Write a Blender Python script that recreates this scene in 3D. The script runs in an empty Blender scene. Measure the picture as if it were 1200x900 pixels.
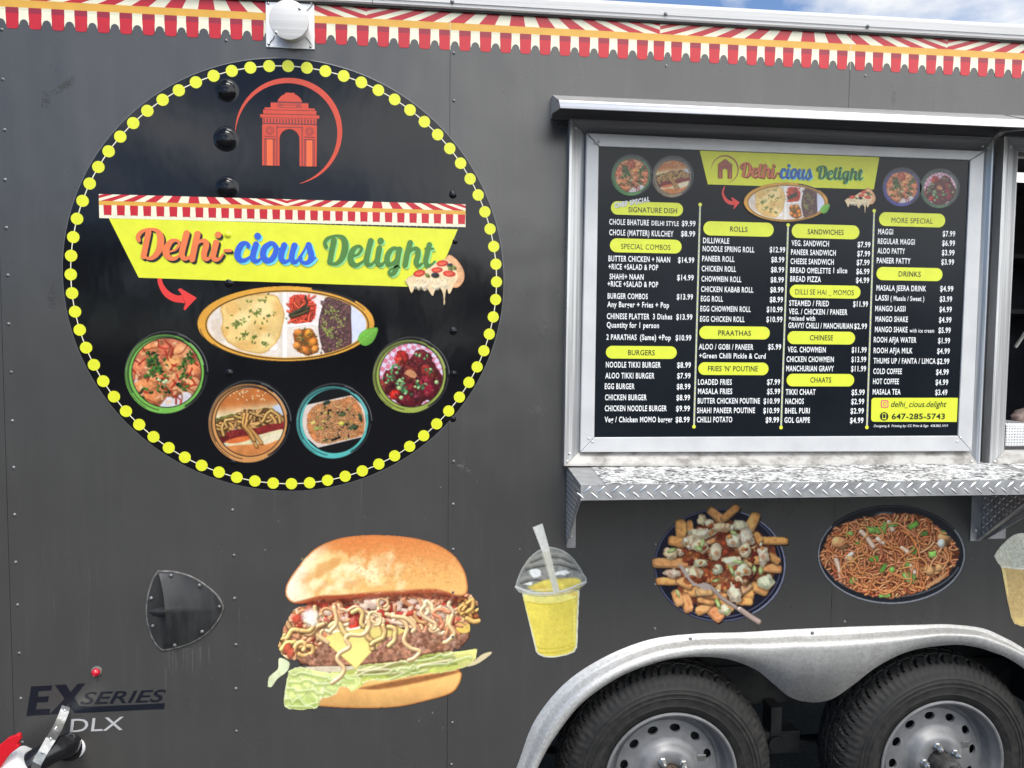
import bpy, bmesh, math, random
import numpy as np
from mathutils import Vector
from mathutils.geometry import tessellate_polygon
random.seed(7)
S = bpy.context.scene
R = math.radians

# ------------------------------------------------------------------ camera, sky, sun, exposure
FPX, YAW, PITCH, ROLL = 867.88, 0.1038, -0.0573, 0.0091
CAM = np.array([1.163, -2.1685, 1.703])
cy_, sy_, cp_, sp_ = math.cos(YAW), math.sin(YAW), math.cos(PITCH), math.sin(PITCH)
FW = np.array([sy_*cp_, cy_*cp_, sp_]); RT = np.array([cy_, -sy_, 0.]); UP = np.cross(RT, FW)
cr_, sr_ = math.cos(ROLL), math.sin(ROLL)
RT, UP = cr_*RT + sr_*UP, -sr_*RT + cr_*UP
from mathutils import Matrix
cd = bpy.data.cameras.new('camera'); cam = bpy.data.objects.new('camera', cd); S.collection.objects.link(cam)
cd.sensor_width = 36; cd.lens = FPX/1200*36; cd.clip_start = .02; cd.clip_end = 3000
cam.matrix_world = Matrix(((RT[0], UP[0], -FW[0], CAM[0]), (RT[1], UP[1], -FW[1], CAM[1]), (RT[2], UP[2], -FW[2], CAM[2]), (0, 0, 0, 1)))
S.camera = cam

SUN_EL, SUN_AZ = R(62), R(184)          # azimuth measured from +Y clockwise: the sun is high, in front of the wall, veiled by cloud
w = bpy.data.worlds.new('World'); S.world = w; w.use_nodes = True
nt = w.node_tree; nt.nodes.clear()
def wn(t, **k):
    n = nt.nodes.new(t)
    for a, b in k.items(): setattr(n, a, b)
    return n
wo = wn('ShaderNodeOutputWorld'); bg = wn('ShaderNodeBackground')
sky = wn('ShaderNodeTexSky', sky_type='NISHITA', sun_disc=False, sun_elevation=SUN_EL, sun_rotation=SUN_AZ, altitude=1800, dust_density=.15, ozone_density=3.5)
tc = wn('ShaderNodeTexCoord'); mp = wn('ShaderNodeMapping'); mp.inputs['Scale'].default_value = (1, 1, 2.2)
ns = wn('ShaderNodeTexNoise'); ns.inputs['Scale'].default_value = 3.1; ns.inputs['Detail'].default_value = 9; ns.inputs['Roughness'].default_value = .58
mr = wn('ShaderNodeMapRange'); mr.inputs['From Min'].default_value = .51; mr.inputs['From Max'].default_value = .66
mx = wn('ShaderNodeMix', data_type='RGBA')
sx_ = wn('ShaderNodeSeparateXYZ'); cg = wn('ShaderNodeMapRange'); cg.inputs['From Min'].default_value = .75; cg.inputs['From Max'].default_value = -.55; cg.inputs['To Min'].default_value = 5.2; cg.inputs['To Max'].default_value = 15.5
cc = wn('ShaderNodeVectorMath', operation='SCALE'); cc.inputs[0].default_value = (.965, .985, 1.)
L = nt.links.new
L(tc.outputs['Generated'], sx_.inputs[0]); L(sx_.outputs['Y'], cg.inputs['Value']); L(cg.outputs['Result'], cc.inputs['Scale']); L(cc.outputs[0], mx.inputs['B'])
L(tc.outputs['Generated'], mp.inputs['Vector']); L(mp.outputs['Vector'], ns.inputs['Vector']); dt = wn('ShaderNodeVectorMath', operation='DOT_PRODUCT'); dt.inputs[1].default_value = (.36, -.17, 0); ad = wn('ShaderNodeMath', operation='ADD')      # the bank of cloud is thicker towards the sun and to the right
L(tc.outputs['Generated'], dt.inputs[0]); L(dt.outputs['Value'], ad.inputs[0]); L(ns.outputs['Fac'], ad.inputs[1]); L(ad.outputs[0], mr.inputs['Value'])
L(mr.outputs['Result'], mx.inputs['Factor']); L(sky.outputs['Color'], mx.inputs['A']); L(mx.outputs['Result'], bg.inputs['Color'])
bg.inputs['Strength'].default_value = .10
L(bg.outputs['Background'], wo.inputs['Surface'])
sd = bpy.data.lights.new('sun', 'SUN'); sun = bpy.data.objects.new('sun', sd); S.collection.objects.link(sun)
sd.energy = 1.6; sd.angle = R(24); sd.color = (1, .96, .9)
sdir = Vector((math.sin(SUN_AZ)*math.cos(SUN_EL), math.cos(SUN_AZ)*math.cos(SUN_EL), math.sin(SUN_EL)))
sun.rotation_euler = sdir.to_track_quat('Z', 'Y').to_euler(); sun.location = (1, -6, 9)
S.view_settings.view_transform = 'Standard'; S.view_settings.look = 'None'; S.view_settings.gamma = 1
S.view_settings.exposure = .97

# ------------------------------------------------------------------ helpers
def at(x, y, Y=0.):
    """a point of the photograph carried onto the plane y = Y of the real trailer"""
    D = (x-600)/FPX*RT - (y-450)/FPX*UP + FW
    return CAM + (Y-CAM[1])/D[1]*D
def atv(x, y, Y):
    D = ((x-600)/FPX)[:, None]*RT - ((y-450)/FPX)[:, None]*UP + FW
    return CAM + ((Y-CAM[1])/D[:, 1])[:, None]*D
def lin(c):
    c = np.asarray(c, float)
    return np.where(c <= .04045, c/12.92, ((c+.055)/1.055)**2.4)
def rgb(r, g, b, k=.86):
    return tuple(float(v) for v in np.minimum(lin(np.array([r, g, b])/255.)*k, .86))
WL = {}
def place(o, origin, parent):
    S.collection.objects.link(o)
    if parent is not None:
        o.parent = parent; o.location = Vector(origin) - WL[parent.name]
    else: o.location = origin
    WL[o.name] = Vector(origin)
    return o
def empty(name, loc, parent=None):
    o = bpy.data.objects.new(name, None); o.empty_display_size = .1
    return place(o, loc, parent)
def tag(o, label=None, cat=None, group=None, kind=None):
    for k, v in (('label', label), ('category', cat), ('group', group), ('kind', kind)):
        if v: o[k] = v
    return o
class MB:
    def __init__(s): s.v = []; s.f = []; s.m = []; s.c = []; s.has_c = False
    def vert(s, p, c=None):
        s.v.append(tuple(float(q) for q in p)); s.c.append(c or (1, 1, 1))
        if c: s.has_c = True
        return len(s.v)-1
    def face(s, idx, mi=0): s.f.append(tuple(idx)); s.m.append(mi)
    def poly(s, pts, mi=0): s.face([s.vert(p) for p in pts], mi)
    def tess(s, loops, mi=0):
        """flat polygon with holes; loops of 3d points"""
        base = [s.vert(p) for l in loops for p in l]
        for t in tessellate_polygon([[Vector(p) for p in l] for l in loops]): s.face([base[i] for i in t], mi)
    def box(s, x0, x1, y0, y1, z0, z1, mi=0):
        b = [s.vert(p) for p in ((x0, y0, z0), (x1, y0, z0), (x1, y1, z0), (x0, y1, z0), (x0, y0, z1), (x1, y0, z1), (x1, y1, z1), (x0, y1, z1))]
        for q in ((0, 3, 2, 1), (4, 5, 6, 7), (0, 1, 5, 4), (1, 2, 6, 5), (2, 3, 7, 6), (3, 0, 4, 7)): s.face([b[i] for i in q], mi)
    def grid(s, rows, mi=0, close_u=False, close_v=False):
        """rows of points"""
        n = len(rows[0]); ids = [[s.vert(p) for p in r] for r in rows]
        for i in range(len(rows) - (0 if close_v else 1)):
            a, b = ids[i], ids[(i+1) % len(rows)]
            for j in range(n - (0 if close_u else 1)): s.face((a[j], a[(j+1) % n], b[(j+1) % n], b[j]), mi)
        return ids
    def prism(s, prof, d, mi=0):
        """closed profile of 3d points swept along d, capped"""
        d = np.array(d, float); a = [s.vert(p) for p in prof]; b = [s.vert(np.array(p)+d) for p in prof]; n = len(prof)
        for i in range(n): s.face((a[i], a[(i+1) % n], b[(i+1) % n], b[i]), mi)
        for t in tessellate_polygon([[Vector(p) for p in prof]]):
            s.face([a[i] for i in t], mi); s.face([b[i] for i in t][::-1], mi)
    def lathe(s, prof, c, axis='y', n=48, mi=0, mod=None, cap=False):
        """prof: (radius, along axis)"""
        rows = []
        for k in range(n):
            t = 2*math.pi*k/n; row = []
            for i, (r, y) in enumerate(prof):
                rr = r + (mod(t, k, i, r, y) if mod else 0)
                row.append((c[0]+rr*math.cos(t), c[1]+y, c[2]+rr*math.sin(t)))
            rows.append(row)
        ids = s.grid(rows, mi, close_v=True)
        if cap: s.face([r[-1] for r in ids], mi)
    def tube(s, pts, rad, n=14, mi=0, cap=True):
        pts = [np.array(p, float) for p in pts]; rows = []; up = np.array([0.13, .3, .94])
        for i, p in enumerate(pts):
            t = pts[min(i+1, len(pts)-1)] - pts[max(i-1, 0)]; t = t/np.linalg.norm(t)
            a = np.cross(t, up); a /= np.linalg.norm(a); b = np.cross(a, t)
            r = rad[i] if hasattr(rad, '__len__') else rad
            rows.append([p + r*(math.cos(2*math.pi*k/n)*a + math.sin(2*math.pi*k/n)*b) for k in range(n)])
        ids = s.grid(rows, mi, close_u=True)
        if cap: s.face(ids[0][::-1], mi); s.face(ids[-1], mi)
    def build(s, name, mats, parent=None, smooth=False, bevel=0, origin=None, seg=2, weld=False):
        me = bpy.data.meshes.new(name); v = np.array(s.v)
        o0 = np.array(origin) if origin is not None else (v.min(0)+v.max(0))/2
        me.from_pydata((v-o0).tolist(), [], s.f)
        for m in (mats if isinstance(mats, (list, tuple)) else [mats]): me.materials.append(m)
        me.polygons.foreach_set('material_index', s.m)
        if smooth: me.polygons.foreach_set('use_smooth', [True]*len(s.f))
        if s.has_c:
            a = me.color_attributes.new('print', 'FLOAT_COLOR', 'POINT')
            a.data.foreach_set('color', np.hstack([np.array(s.c), np.ones((len(s.c), 1))]).ravel())
        me.update()
        o = bpy.data.objects.new(name, me)
        if weld or bevel:
            bm = bmesh.new(); bm.from_mesh(me); bmesh.ops.remove_doubles(bm, verts=bm.verts, dist=1e-5); bmesh.ops.recalc_face_normals(bm, faces=bm.faces); bm.to_mesh(me); bm.free()
        if bevel:
            b = o.modifiers.new('bevel', 'BEVEL'); b.width = bevel; b.segments = seg; b.limit_method = 'ANGLE'; b.angle_limit = R(35)
        if smooth == 'auto':
            me.set_sharp_from_angle(angle=R(35))
        return place(o, o0, parent)

# ------------------------------------------------------------------ materials
def mat(name, col=(.5, .5, .5), rough=.5, metal=0., spec=.5, coat=0., em=None):
    m = bpy.data.materials.new(name); m.use_nodes = True; n = m.node_tree; p = n.nodes['Principled BSDF']
    p.inputs['Base Color'].default_value = (*col, 1); p.inputs['Roughness'].default_value = rough; p.inputs['Metallic'].default_value = metal
    p.inputs['Specular IOR Level'].default_value = spec; p.inputs['Coat Weight'].default_value = coat
    if em: p.inputs['Emission Color'].default_value = (*col, 1); p.inputs['Emission Strength'].default_value = em
    return m
def nd(m, t, **k):
    n = m.node_tree.nodes.new(t)
    for a, b in k.items():
        if a in n.inputs.keys(): n.inputs[a].default_value = b
        else: setattr(n, a, b)
    return n
def lk(m, a, b): m.node_tree.links.new(a, b)
def pos(m, scale=(1, 1, 1)):
    g = nd(m, 'ShaderNodeNewGeometry'); p = nd(m, 'ShaderNodeMapping'); p.inputs['Scale'].default_value = scale
    lk(m, g.outputs['Position'], p.inputs['Vector']); return p.outputs['Vector']
def noise(m, vec, scale, detail=4, rough=.55):
    n = nd(m, 'ShaderNodeTexNoise'); n.inputs['Scale'].default_value = scale; n.inputs['Detail'].default_value = detail; n.inputs['Roughness'].default_value = rough
    lk(m, vec, n.inputs['Vector']); return n.outputs['Fac']
def ramp(m, fac, a, b, lo=0., hi=1.):
    r = nd(m, 'ShaderNodeMapRange'); r.inputs['From Min'].default_value = a; r.inputs['From Max'].default_value = b
    r.inputs['To Min'].default_value = lo; r.inputs['To Max'].default_value = hi; lk(m, fac, r.inputs['Value']); return r.outputs['Result']
def mixc(m, fac, a, b):
    x = nd(m, 'ShaderNodeMix', data_type='RGBA')
    for v, k in ((a, 'A'), (b, 'B')):
        if isinstance(v, tuple): x.inputs[k].default_value = (*v, 1)
        else: lk(m, v, x.inputs[k])
    lk(m, fac, x.inputs['Factor']); return x.outputs['Result']
def P(m): return m.node_tree.nodes['Principled BSDF']
def bump(m, h, strength, dist):
    b = nd(m, 'ShaderNodeBump'); b.inputs['Strength'].default_value = strength; b.inputs['Distance'].default_value = dist
    lk(m, h, b.inputs['Height']); lk(m, b.outputs['Normal'], P(m).inputs['Normal'])
def mottled(name, c1, c2, scale, rough=.5, metal=0, a=.4, b=.6, stretch=(1, 1, 1), bs=0., bd=.002, r2=None, spec=.5, detail=6):
    m = mat(name, c1, rough, metal, spec); v = pos(m, stretch); f = noise(m, v, scale, detail, .6); f2 = ramp(m, f, a, b)
    lk(m, mixc(m, f2, c1, c2), P(m).inputs['Base Color'])
    if r2 is not None: lk(m, ramp(m, f, a, b, rough, r2), P(m).inputs['Roughness'])
    if bs: bump(m, f, bs, bd)
    return m

# trailer skin: dark grey painted aluminium, a little dusty and streaked, faintly wavy
M_wall = mat('dark_grey_paint', (.05, .05, .05), .3)
v1 = pos(M_wall, (1, 1, .10)); st = noise(M_wall, v1, 26, 6); bl = noise(M_wall, pos(M_wall), 2.4, 6); fn = noise(M_wall, pos(M_wall), 5, 5, .5)
d1 = mixc(M_wall, ramp(M_wall, st, .5, .8), (.075, .0725, .0695), (.087, .084, .080))
d2 = mixc(M_wall, ramp(M_wall, fn, .3, 1.0, 0, .35), d1, (.099, .0955, .090))
lk(M_wall, d2, P(M_wall).inputs['Base Color'])
P(M_wall).inputs['Metallic'].default_value = .34; P(M_wall).inputs['Specular IOR Level'].default_value = .6
lk(M_wall, ramp(M_wall, bl, .3, .7, .25, .34), P(M_wall).inputs['Roughness'])
wv = noise(M_wall, pos(M_wall, (1, 1, .6)), 2.2, 3)
bump(M_wall, wv, .5, .03)
M_vinyl = mat('black_vinyl', (.005, .005, .0065), .10, spec=.32)
bump(M_vinyl, noise(M_vinyl, pos(M_vinyl, (1, 1, .5)), 3.5, 4), .12, .02)
M_board = mottled('menu_board_print', (.006, .0085, .0125), (.008, .0105, .015), 6, .19, spec=.22)
def flat(name, c, rough=.32): return mottled(name, c, tuple(min(v*1.07, .88) for v in c), 25, rough)
M_yellow = flat('yellow_vinyl', rgb(226, 229, 50)); M_pill = flat('lime_print', rgb(224, 232, 64))
M_red = flat('red_vinyl', rgb(196, 24, 40)); M_redd = flat('dark_red_vinyl', rgb(150, 28, 50)); M_cream = flat('cream_vinyl', rgb(240, 234, 206)); M_creamd = flat('dull_cream_vinyl', rgb(222, 218, 188)); M_gold = flat('amber_vinyl', rgb(222, 168, 62))
M_orange = flat('orange_ink', rgb(234, 122, 70)); M_black = flat('black_ink', (.012, .012, .012)); M_blue = flat('blue_ink', rgb(48, 96, 208)); M_cyan = flat('cyan_ink', rgb(112, 214, 238))
M_green = flat('green_ink', rgb(78, 128, 54)); M_mint = flat('mint_ink', rgb(150, 226, 140)); M_arrow = flat('coral_ink', rgb(226, 60, 54)); M_emb = flat('brick_orange_ink', rgb(208, 70, 42)); M_embl = flat('bright_orange_ink', rgb(240, 104, 54)); M_embd = flat('maroon_ink', rgb(118, 46, 46))
M_white = flat('white_ink', (.78, .78, .78)); M_grey = flat('grey_ink', (.42, .42, .42)); M_nav = flat('navy_ink', rgb(20, 23, 34)); M_pink = flat('pink_ink', rgb(226, 60, 130)); M_leaf = flat('leaf_ink', rgb(110, 176, 62))
M_print = mat('printed_picture', (.5, .5, .5), .2, spec=.4); va = nd(M_print, 'ShaderNodeVertexColor', layer_name='print'); lk(M_print, va.outputs['Color'], P(M_print).inputs['Base Color'])
M_alu = mottled('brushed_aluminium', (.56, .56, .56), (.74, .74, .74), 5, .34, 1, .35, .7, (.35, 1, 22), .05, .001, .48)
M_aluv = mottled('upright_aluminium', (.40, .40, .40), (.80, .80, .80), 5, .32, .75, .35, .68, (26, 1, .25), .08, .001, .5)
M_lip = mottled('bright_folded_aluminium', (.60, .60, .60), (.86, .86, .86), 5, .36, .9, .35, .7, (.35, 1, 22))
M_alud = mottled('shade_toned_aluminium', (.17, .17, .18), (.30, .30, .31), 7, .5, .5, .3, .7, (.5, 1, 16), .1, .001, .6)  # hood's shade put into the tone of frame heads and hood undersides
M_frame = mottled('white_coated_frame', (.52, .52, .525), (.64, .64, .635), 7, .38, .15, .3, .7, (1, 1, 1), .03, .001)
M_sill = mottled('grimy_sill', (.19, .175, .155), (.40, .385, .36), 20, .55, .15, .36, .58, (1, 1, 1.6), .1, .001)
M_rail = mottled('white_roof_rail', (.50, .49, .475), (.64, .63, .62), 6, .45, 0, .3, .7, (.25, 1, 30))
M_galv = mat('galvanised_steel', (.5, .5, .5), .5, .55); vo = nd(M_galv, 'ShaderNodeTexVoronoi'); vo.inputs['Scale'].default_value = 150; lk(M_galv, pos(M_galv), vo.inputs['Vector'])
sep = nd(M_galv, 'ShaderNodeSeparateColor'); lk(M_galv, vo.outputs['Color'], sep.inputs['Color'])
g1 = mixc(M_galv, sep.outputs['Red'], (.46, .45, .43), (.58, .57, .55)); g2 = mixc(M_galv, ramp(M_galv, noise(M_galv, pos(M_galv, (1, 1, .35)), 22, 5), .5, .78, 0, .5), g1, (.68, .67, .645))
lk(M_galv, g2, P(M_galv).inputs['Base Color']); lk(M_galv, ramp(M_galv, sep.outputs['Green'], 0, 1, .42, .58), P(M_galv).inputs['Roughness'])
M_plate = mottled('tread_plate', (.31, .31, .31), (.46, .46, .46), 30, .42, .45, .35, .7, (1, 1, 1), .03, .001, .5)
M_lug = mat('bright_lug', (.85, .85, .85), .3, 1)
M_lam = mat('speckled_laminate', (.8, .8, .8), .4)
lf = noise(M_lam, pos(M_lam, (.8, 1.5, 1)), 95, 7, .68); lf2 = noise(M_lam, pos(M_lam, (1, 1.7, 1)), 26, 4)
ma = nd(M_lam, 'ShaderNodeMath', operation='MULTIPLY_ADD'); lk(M_lam, lf2, ma.inputs[0]); ma.inputs[1].default_value = .45; lk(M_lam, lf, ma.inputs[2])
lr = nd(M_lam, 'ShaderNodeValToRGB'); e = lr.color_ramp.elements; e[0].position = .64; e[0].color = (.05, .05, .055, 1); e[1].position = .755; e[1].color = (.70, .70, .69, 1); k_ = e.new(.705); k_.color = (.30, .29, .28, 1)
lk(M_lam, ma.outputs[0], lr.inputs['Fac']); lk(M_lam, lr.outputs['Color'], P(M_lam).inputs['Base Color'])
M_rub = mottled('tyre_rubber', (.013, .0127, .0123), (.034, .0315, .028), 48, .62, 0, .42, .75, (1, 1, 1), .15, .0006, .8, .35, 8)
M_rim = mottled('silver_wheel_paint', (.175, .175, .18), (.235, .235, .235), 26, .42, .35, .35, .7, r2=.55)
M_riv = mottled('painted_rivet', (.11, .11, .11), (.2, .2, .2), 60, .35, .5)
M_hub = mottled('rusty_hub', (.045, .03, .022), (.11, .075, .05), 60, .65, .2)
M_zinc = mat('zinc_fastener', (.62, .62, .60), .32, 1)
M_plast = mottled('black_moulded_plastic', (.018, .018, .019), (.036, .0355, .034), 40, .45, 0, .4, .75, (1, 1, .3), r2=.6)
M_seal = mottled('dusty_sealant', (.07, .068, .064), (.16, .153, .143), 60, .8)
M_abs = mat('black_pipe', (.012, .012, .014), .2); M_pvc = mottled('white_pipe_fitting', (.74, .74, .76), (.8, .8, .8), 20, .35); M_redp = mat('red_handle_plastic', rgb(214, 26, 40), .35); M_lens = mat('red_lens', rgb(200, 20, 44), .15, coat=.5)
M_dark = mottled('undercarriage_black', (.010, .010, .010), (.03, .028, .026), 12, .7)
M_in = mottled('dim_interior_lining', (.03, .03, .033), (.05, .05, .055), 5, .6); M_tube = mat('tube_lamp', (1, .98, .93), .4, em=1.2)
M_bag = mottled('tan_wrapper', (.28, .18, .15), (.45, .34, .30), 22, .7)
M_vent = mottled('bright_vent_metal', (.72, .72, .72), (.82, .82, .82), 9, .4, .25)
M_steel = mottled('galvanised_strap_steel', (.5, .5, .48), (.7, .7, .68), 40, .35, 1)
M_asph = mottled('asphalt', (.040, .040, .041), (.075, .073, .070), 55, .9, 0, .35, .7, bs=.5, bd=.01)

# ------------------------------------------------------------------ ground
g = MB(); g.poly([(-400, -400, 0), (400, -400, 0), (400, 400, 0), (-400, 400, 0)])
tag(g.build('ground', M_asph, origin=(0, 0, 0)), kind='structure')

rs_t = np.random.RandomState(2); b = MB()
for i in range(2600):                        # unseen tree belt added behind the camera to darken reflections in the paint
    ang = rs_t.rand()*math.pi*1.3+math.pi*.85; d_ = 34+rs_t.rand()*8; hgt = 6.4+1.8*math.sin(ang*9)+1.2*math.sin(ang*23)
    c_ = np.array((1.2+d_*math.cos(ang), -2+d_*math.sin(ang), hgt*rs_t.rand()**.8+.2)); u = rs_t.randn(3); u /= np.linalg.norm(u); v = np.cross(u, rs_t.randn(3)); v /= np.linalg.norm(v); r_ = .5+.7*rs_t.rand()
    b.poly([c_+u*r_, c_+v*r_*.7, c_-u*r_, c_-v*r_*.7])
tag(b.build('far_tree_belt', mottled('foliage', (.03, .05, .02), (.07, .10, .035), 3, .7), origin=(1, -38, 0)), kind='stuff')

# ------------------------------------------------------------------ trailer body
T = tag(empty('food_trailer', (2.35, 1.1, 0)), 'dark grey food trailer with a round black sign, printed food pictures and silver double fender', 'food trailer')
TOPZ, BOTZ = 2.64, .36
# fender outlines (photo points carried to the trailer's own planes)
FO = [(599, 925), (602, 910), (609, 890), (626.7, 844.7), (661, 802), (706.7, 771), (760, 750), (813.3, 742.8), (866.7, 741.2), (900, 739.2), (930, 737.6), (950, 736.6), (970, 735.8), (1000, 734.5), (1040, 733.2), (1080, 732.2), (1112, 731.8), (1150, 736), (1175, 746), (1200, 760), (1232, 783), (1262, 815), (1284, 852), (1294, 885), (1297, 905)]
FL = [(623, 925), (627, 910), (634, 892), (650.7, 863.3), (680, 826), (720, 796.7), (760, 779.3), (800, 770.5), (848, 771.6), (884, 784), (906, 801), (926, 817), (950, 823), (974, 819.5), (998, 804), (1030, 780), (1068, 762.5), (1112, 755.8), (1140, 757.6), (1162, 763.8), (1184, 773), (1210, 792), (1236, 822), (1255, 856), (1265, 886), (1268, 905)]
def cr(pts, n):
    """Catmull-Rom through points of any dimension"""
    q = [np.array(p, float) for p in pts]; q = [2*q[0]-q[1]] + q + [2*q[-1]-q[-2]]; out = []
    for i in range(1, len(q)-2):
        for k in range(n):
            t = k/n; a, b, c, d = q[i-1:i+3]
            out.append(.5*((2*b) + (-a+c)*t + (2*a-5*b+4*c-d)*t*t + (-a+3*b-3*c+d)*t**3))
    out.append(q[-2]); return out
fo = [at(x, y, -.004) for x, y in cr(FO, 9)]; fl = [at(x, y, -.040) for x, y in cr(FL, 9)]
arch = [(p[0]*.5+q[0]*.5, p[2]*.62+q[2]*.38) for p, q in zip(fo, fl)]      # edge of the opening, hidden behind the fender
def arch_between(x0, x1):
    pts = [(x0, np.interp(x0, [a[0] for a in arch], [a[1] for a in arch]))] if x0 > arch[0][0] else []
    pts += [a for a in arch if x0 < a[0] < x1]
    if x1 < arch[-1][0]: pts.append((x1, np.interp(x1, [a[0] for a in arch], [a[1] for a in arch])))
    return pts
SEAM = [-1.24, -.018, 1.203, 2.405, 3.64, 4.86]
W2 = (2.945, 4.12, 1.385, 2.292)            # opening of the serving window on the right
W1 = (1.60, 2.82, 1.385, 2.295)
for i in range(5):
    x0, x1 = SEAM[i]+.0006, SEAM[i+1]-.0006
    low = [(x0, BOTZ), (x1, BOTZ)]
    if i == 2: low = [(x0, BOTZ)] + [(arch[0][0], BOTZ)] + arch_between(x0, x1)
    if i == 3: low = arch_between(x0, x1) + [(arch[-1][0], BOTZ)] + ([(x1, BOTZ)] if arch[-1][0] < x1 else [])
    loop = [(x, 0, z) for x, z in low] + [(x1, 0, TOPZ), (x0, 0, TOPZ)]
    loops = [loop]
    b = MB()
    if i in (3, 4):                          # cut the serving window out
        a0, a1 = max(W2[0], x0), min(W2[1], x1)
        if i == 3:
            loop = [(x, 0, z) for x, z in low] + [(x1, 0, W2[2]), (a0, 0, W2[2]), (a0, 0, W2[3]), (x1, 0, W2[3]), (x1, 0, TOPZ), (x0, 0, TOPZ)]
        else:
            loop = [(x0, 0, BOTZ), (x1, 0, BOTZ), (x1, 0, TOPZ), (x0, 0, TOPZ), (x0, 0, W2[3]), (a1, 0, W2[3]), (a1, 0, W2[2]), (x0, 0, W2[2])]
        loops = [loop]
    b.tess(loops)
    # thin turned edges at both seams
    for xe, s in ((x0, 1), (x1, -1)): b.poly([(xe, 0, BOTZ+.02), (xe, .003, BOTZ+.02), (xe, .003, TOPZ), (xe, 0, TOPZ)]) if i not in (3, 4) else None
    b.build('wall_panel', M_wall, T)
b = MB()                                     # lap strip behind each seam, and body shell
for xs in SEAM:
    b = MB(); b.box(xs-.004, xs+.004, .002, .006, .9, TOPZ-.004); b.build('seam_strip', M_dark, T)
b = MB()
b.box(-1.24, 4.86, 2.18, 2.2, BOTZ, TOPZ); b.box(-1.26, -1.24, 0.001, 2.2, BOTZ, TOPZ); b.box(4.86, 4.88, 0.001, 2.2, BOTZ, TOPZ)
b.build('far_wall', M_wall, T)
b = MB(); b.box(-1.25, 4.87, .004, 2.19, TOPZ+.002, TOPZ+.03); b.build('roof', M_rail, T)
b = MB(); b.box(-1.235, 4.855, .33, 2.17, .60, .65); b.build('floor_deck', M_dark, T)
b = MB()
b.box(-1.2, 4.8, .30, .36, .42, .56); b.box(-1.2, 4.8, 1.8, 1.86, .42, .56)
b.build('chassis_rail', M_dark, T, bevel=.004)
b = MB(); b.box(1.45, 3.3, .006, .32, .86, .875); b.box(1.45, 1.465, .006, .32, .42, .86); b.box(3.285, 3.3, .006, .32, .42, .86); b.box(1.45, 3.3, .31, .325, .42, .86)
b.build('wheel_box', M_dark, T)
b = MB()                                     # leaf springs, equaliser, hangers
for k in range(4):
    b.box(1.9-.36+.07*k, 1.9+.36-.07*k, .24, .285, .30-.012*k, .31-.012*k); b.box(2.8-.36+.07*k, 2.8+.36-.07*k, .24, .285, .30-.012*k, .31-.012*k)
b.box(2.26, 2.44, .235, .29, .27, .35); b.box(2.33, 2.37, .23, .3, .3, .44); b.lathe([(0, 0), (.03, 0), (.03, .08), (0, .08)], (2.35, .22, .31), n=16)
b.build('leaf_spring', M_dark, T, bevel=.003)
b = MB(); b.lathe([(0, 0), (.038, 0), (.038, 1.9), (0, 1.9)], (1.898, .15, .348), n=20); b.lathe([(0, 0), (.038, 0), (.038, 1.9), (0, 1.9)], (2.80, .15, .348), n=20); b.build('axle', M_dark, T)
# roof rail
b = MB()
prof = [(0, 2.6405), (-.012, 2.6405), (-.016, 2.644), (-.016, 2.652), (-.019, 2.653), (-.019, 2.676), (-.016, 2.683), (-.006, 2.690), (.03, 2.692), (.03, 2.675), (0, 2.672)]
for x0, x1 in ((-1.25, .985), (.9868, 3.3), (3.3018, 4.88)): b.prism([(x0, y, z) for y, z in prof], (x1-x0, 0, 0))
rail = b.build('roof_rail', M_rail, T)
b = MB(); b.box(-1.25, 4.88, -.0085, .0, 2.6350, 2.6400); b.build('rail_gasket', M_dark, T)

# rivets
def dome(r, h, n=12, rings=4, flare=1.25):
    m = MB(); prof = [(r*flare, 0), (r*1.02, -h*.12)] + [(r*math.cos(a), -h*(.15+.85*math.sin(a))) for a in [R(90*k/rings) for k in range(1, rings)]] + [(.0001, -h)]
    m.lathe(prof, (0, 0, 0), n=n); return m
rv0 = None; RZ = {}
RIV = [[(1.7, 34.7), (3, 93), (5.3, 152.3), (5.7, 210.7), (7.3, 267), (9, 322.7), (10, 379.7), (13, 436.3), (14.3, 493.3), (15.7, 548), (17, 603.3), (18.3, 659), (20.3, 709), (22.3, 765.7), (24.3, 818.7), (26, 870)],
       [(265, 47.7), (272.3, 597.7), (274, 651), (274.7, 701.3), (276.3, 755.7), (276.3, 807), (277, 857)],
       [(531.7, 62.3), (532, 118), (531.7, 541), (531, 591), (531, 644), (530, 847), (529, 896), (531, 694), (530.5, 746)],
       [(781, 77.3), (767.7, 638), (767.7, 685), (767.3, 737)], [(1014.3, 89), (996, 587), (990, 728.7)]]
def put_rivet(p, scale=1., parent=T, name='rivet'):
    global rv0
    if rv0 is None:
        rv0 = dome(.0040, .0034).build('rivet', M_riv, T, smooth=True, origin=(0, 0, 0)); o = rv0
    else:
        o = bpy.data.objects.new(name, rv0.data); S.collection.objects.link(o); o.parent = parent
    if name != 'rivet':
        if 'z' not in RZ: RZ['z'] = rv0.data.copy(); RZ['z'].materials[0] = M_zinc
        o.data = RZ['z']
    o.location = Vector(p) - WL[parent.name]; o.scale = (scale,)*3; WL[o.name] = Vector(p)
    return o
for line in RIV:
    for q in line: put_rivet(at(*q, 0))
for q in ((530, 2), (780, 16.5), (1017, 31)): put_rivet(at(*q, -.019), 1.2)
for q in ((809, 749), (952, 742), (1114, 737.5)): put_rivet(at(*q, -.006), 1.15)

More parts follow.
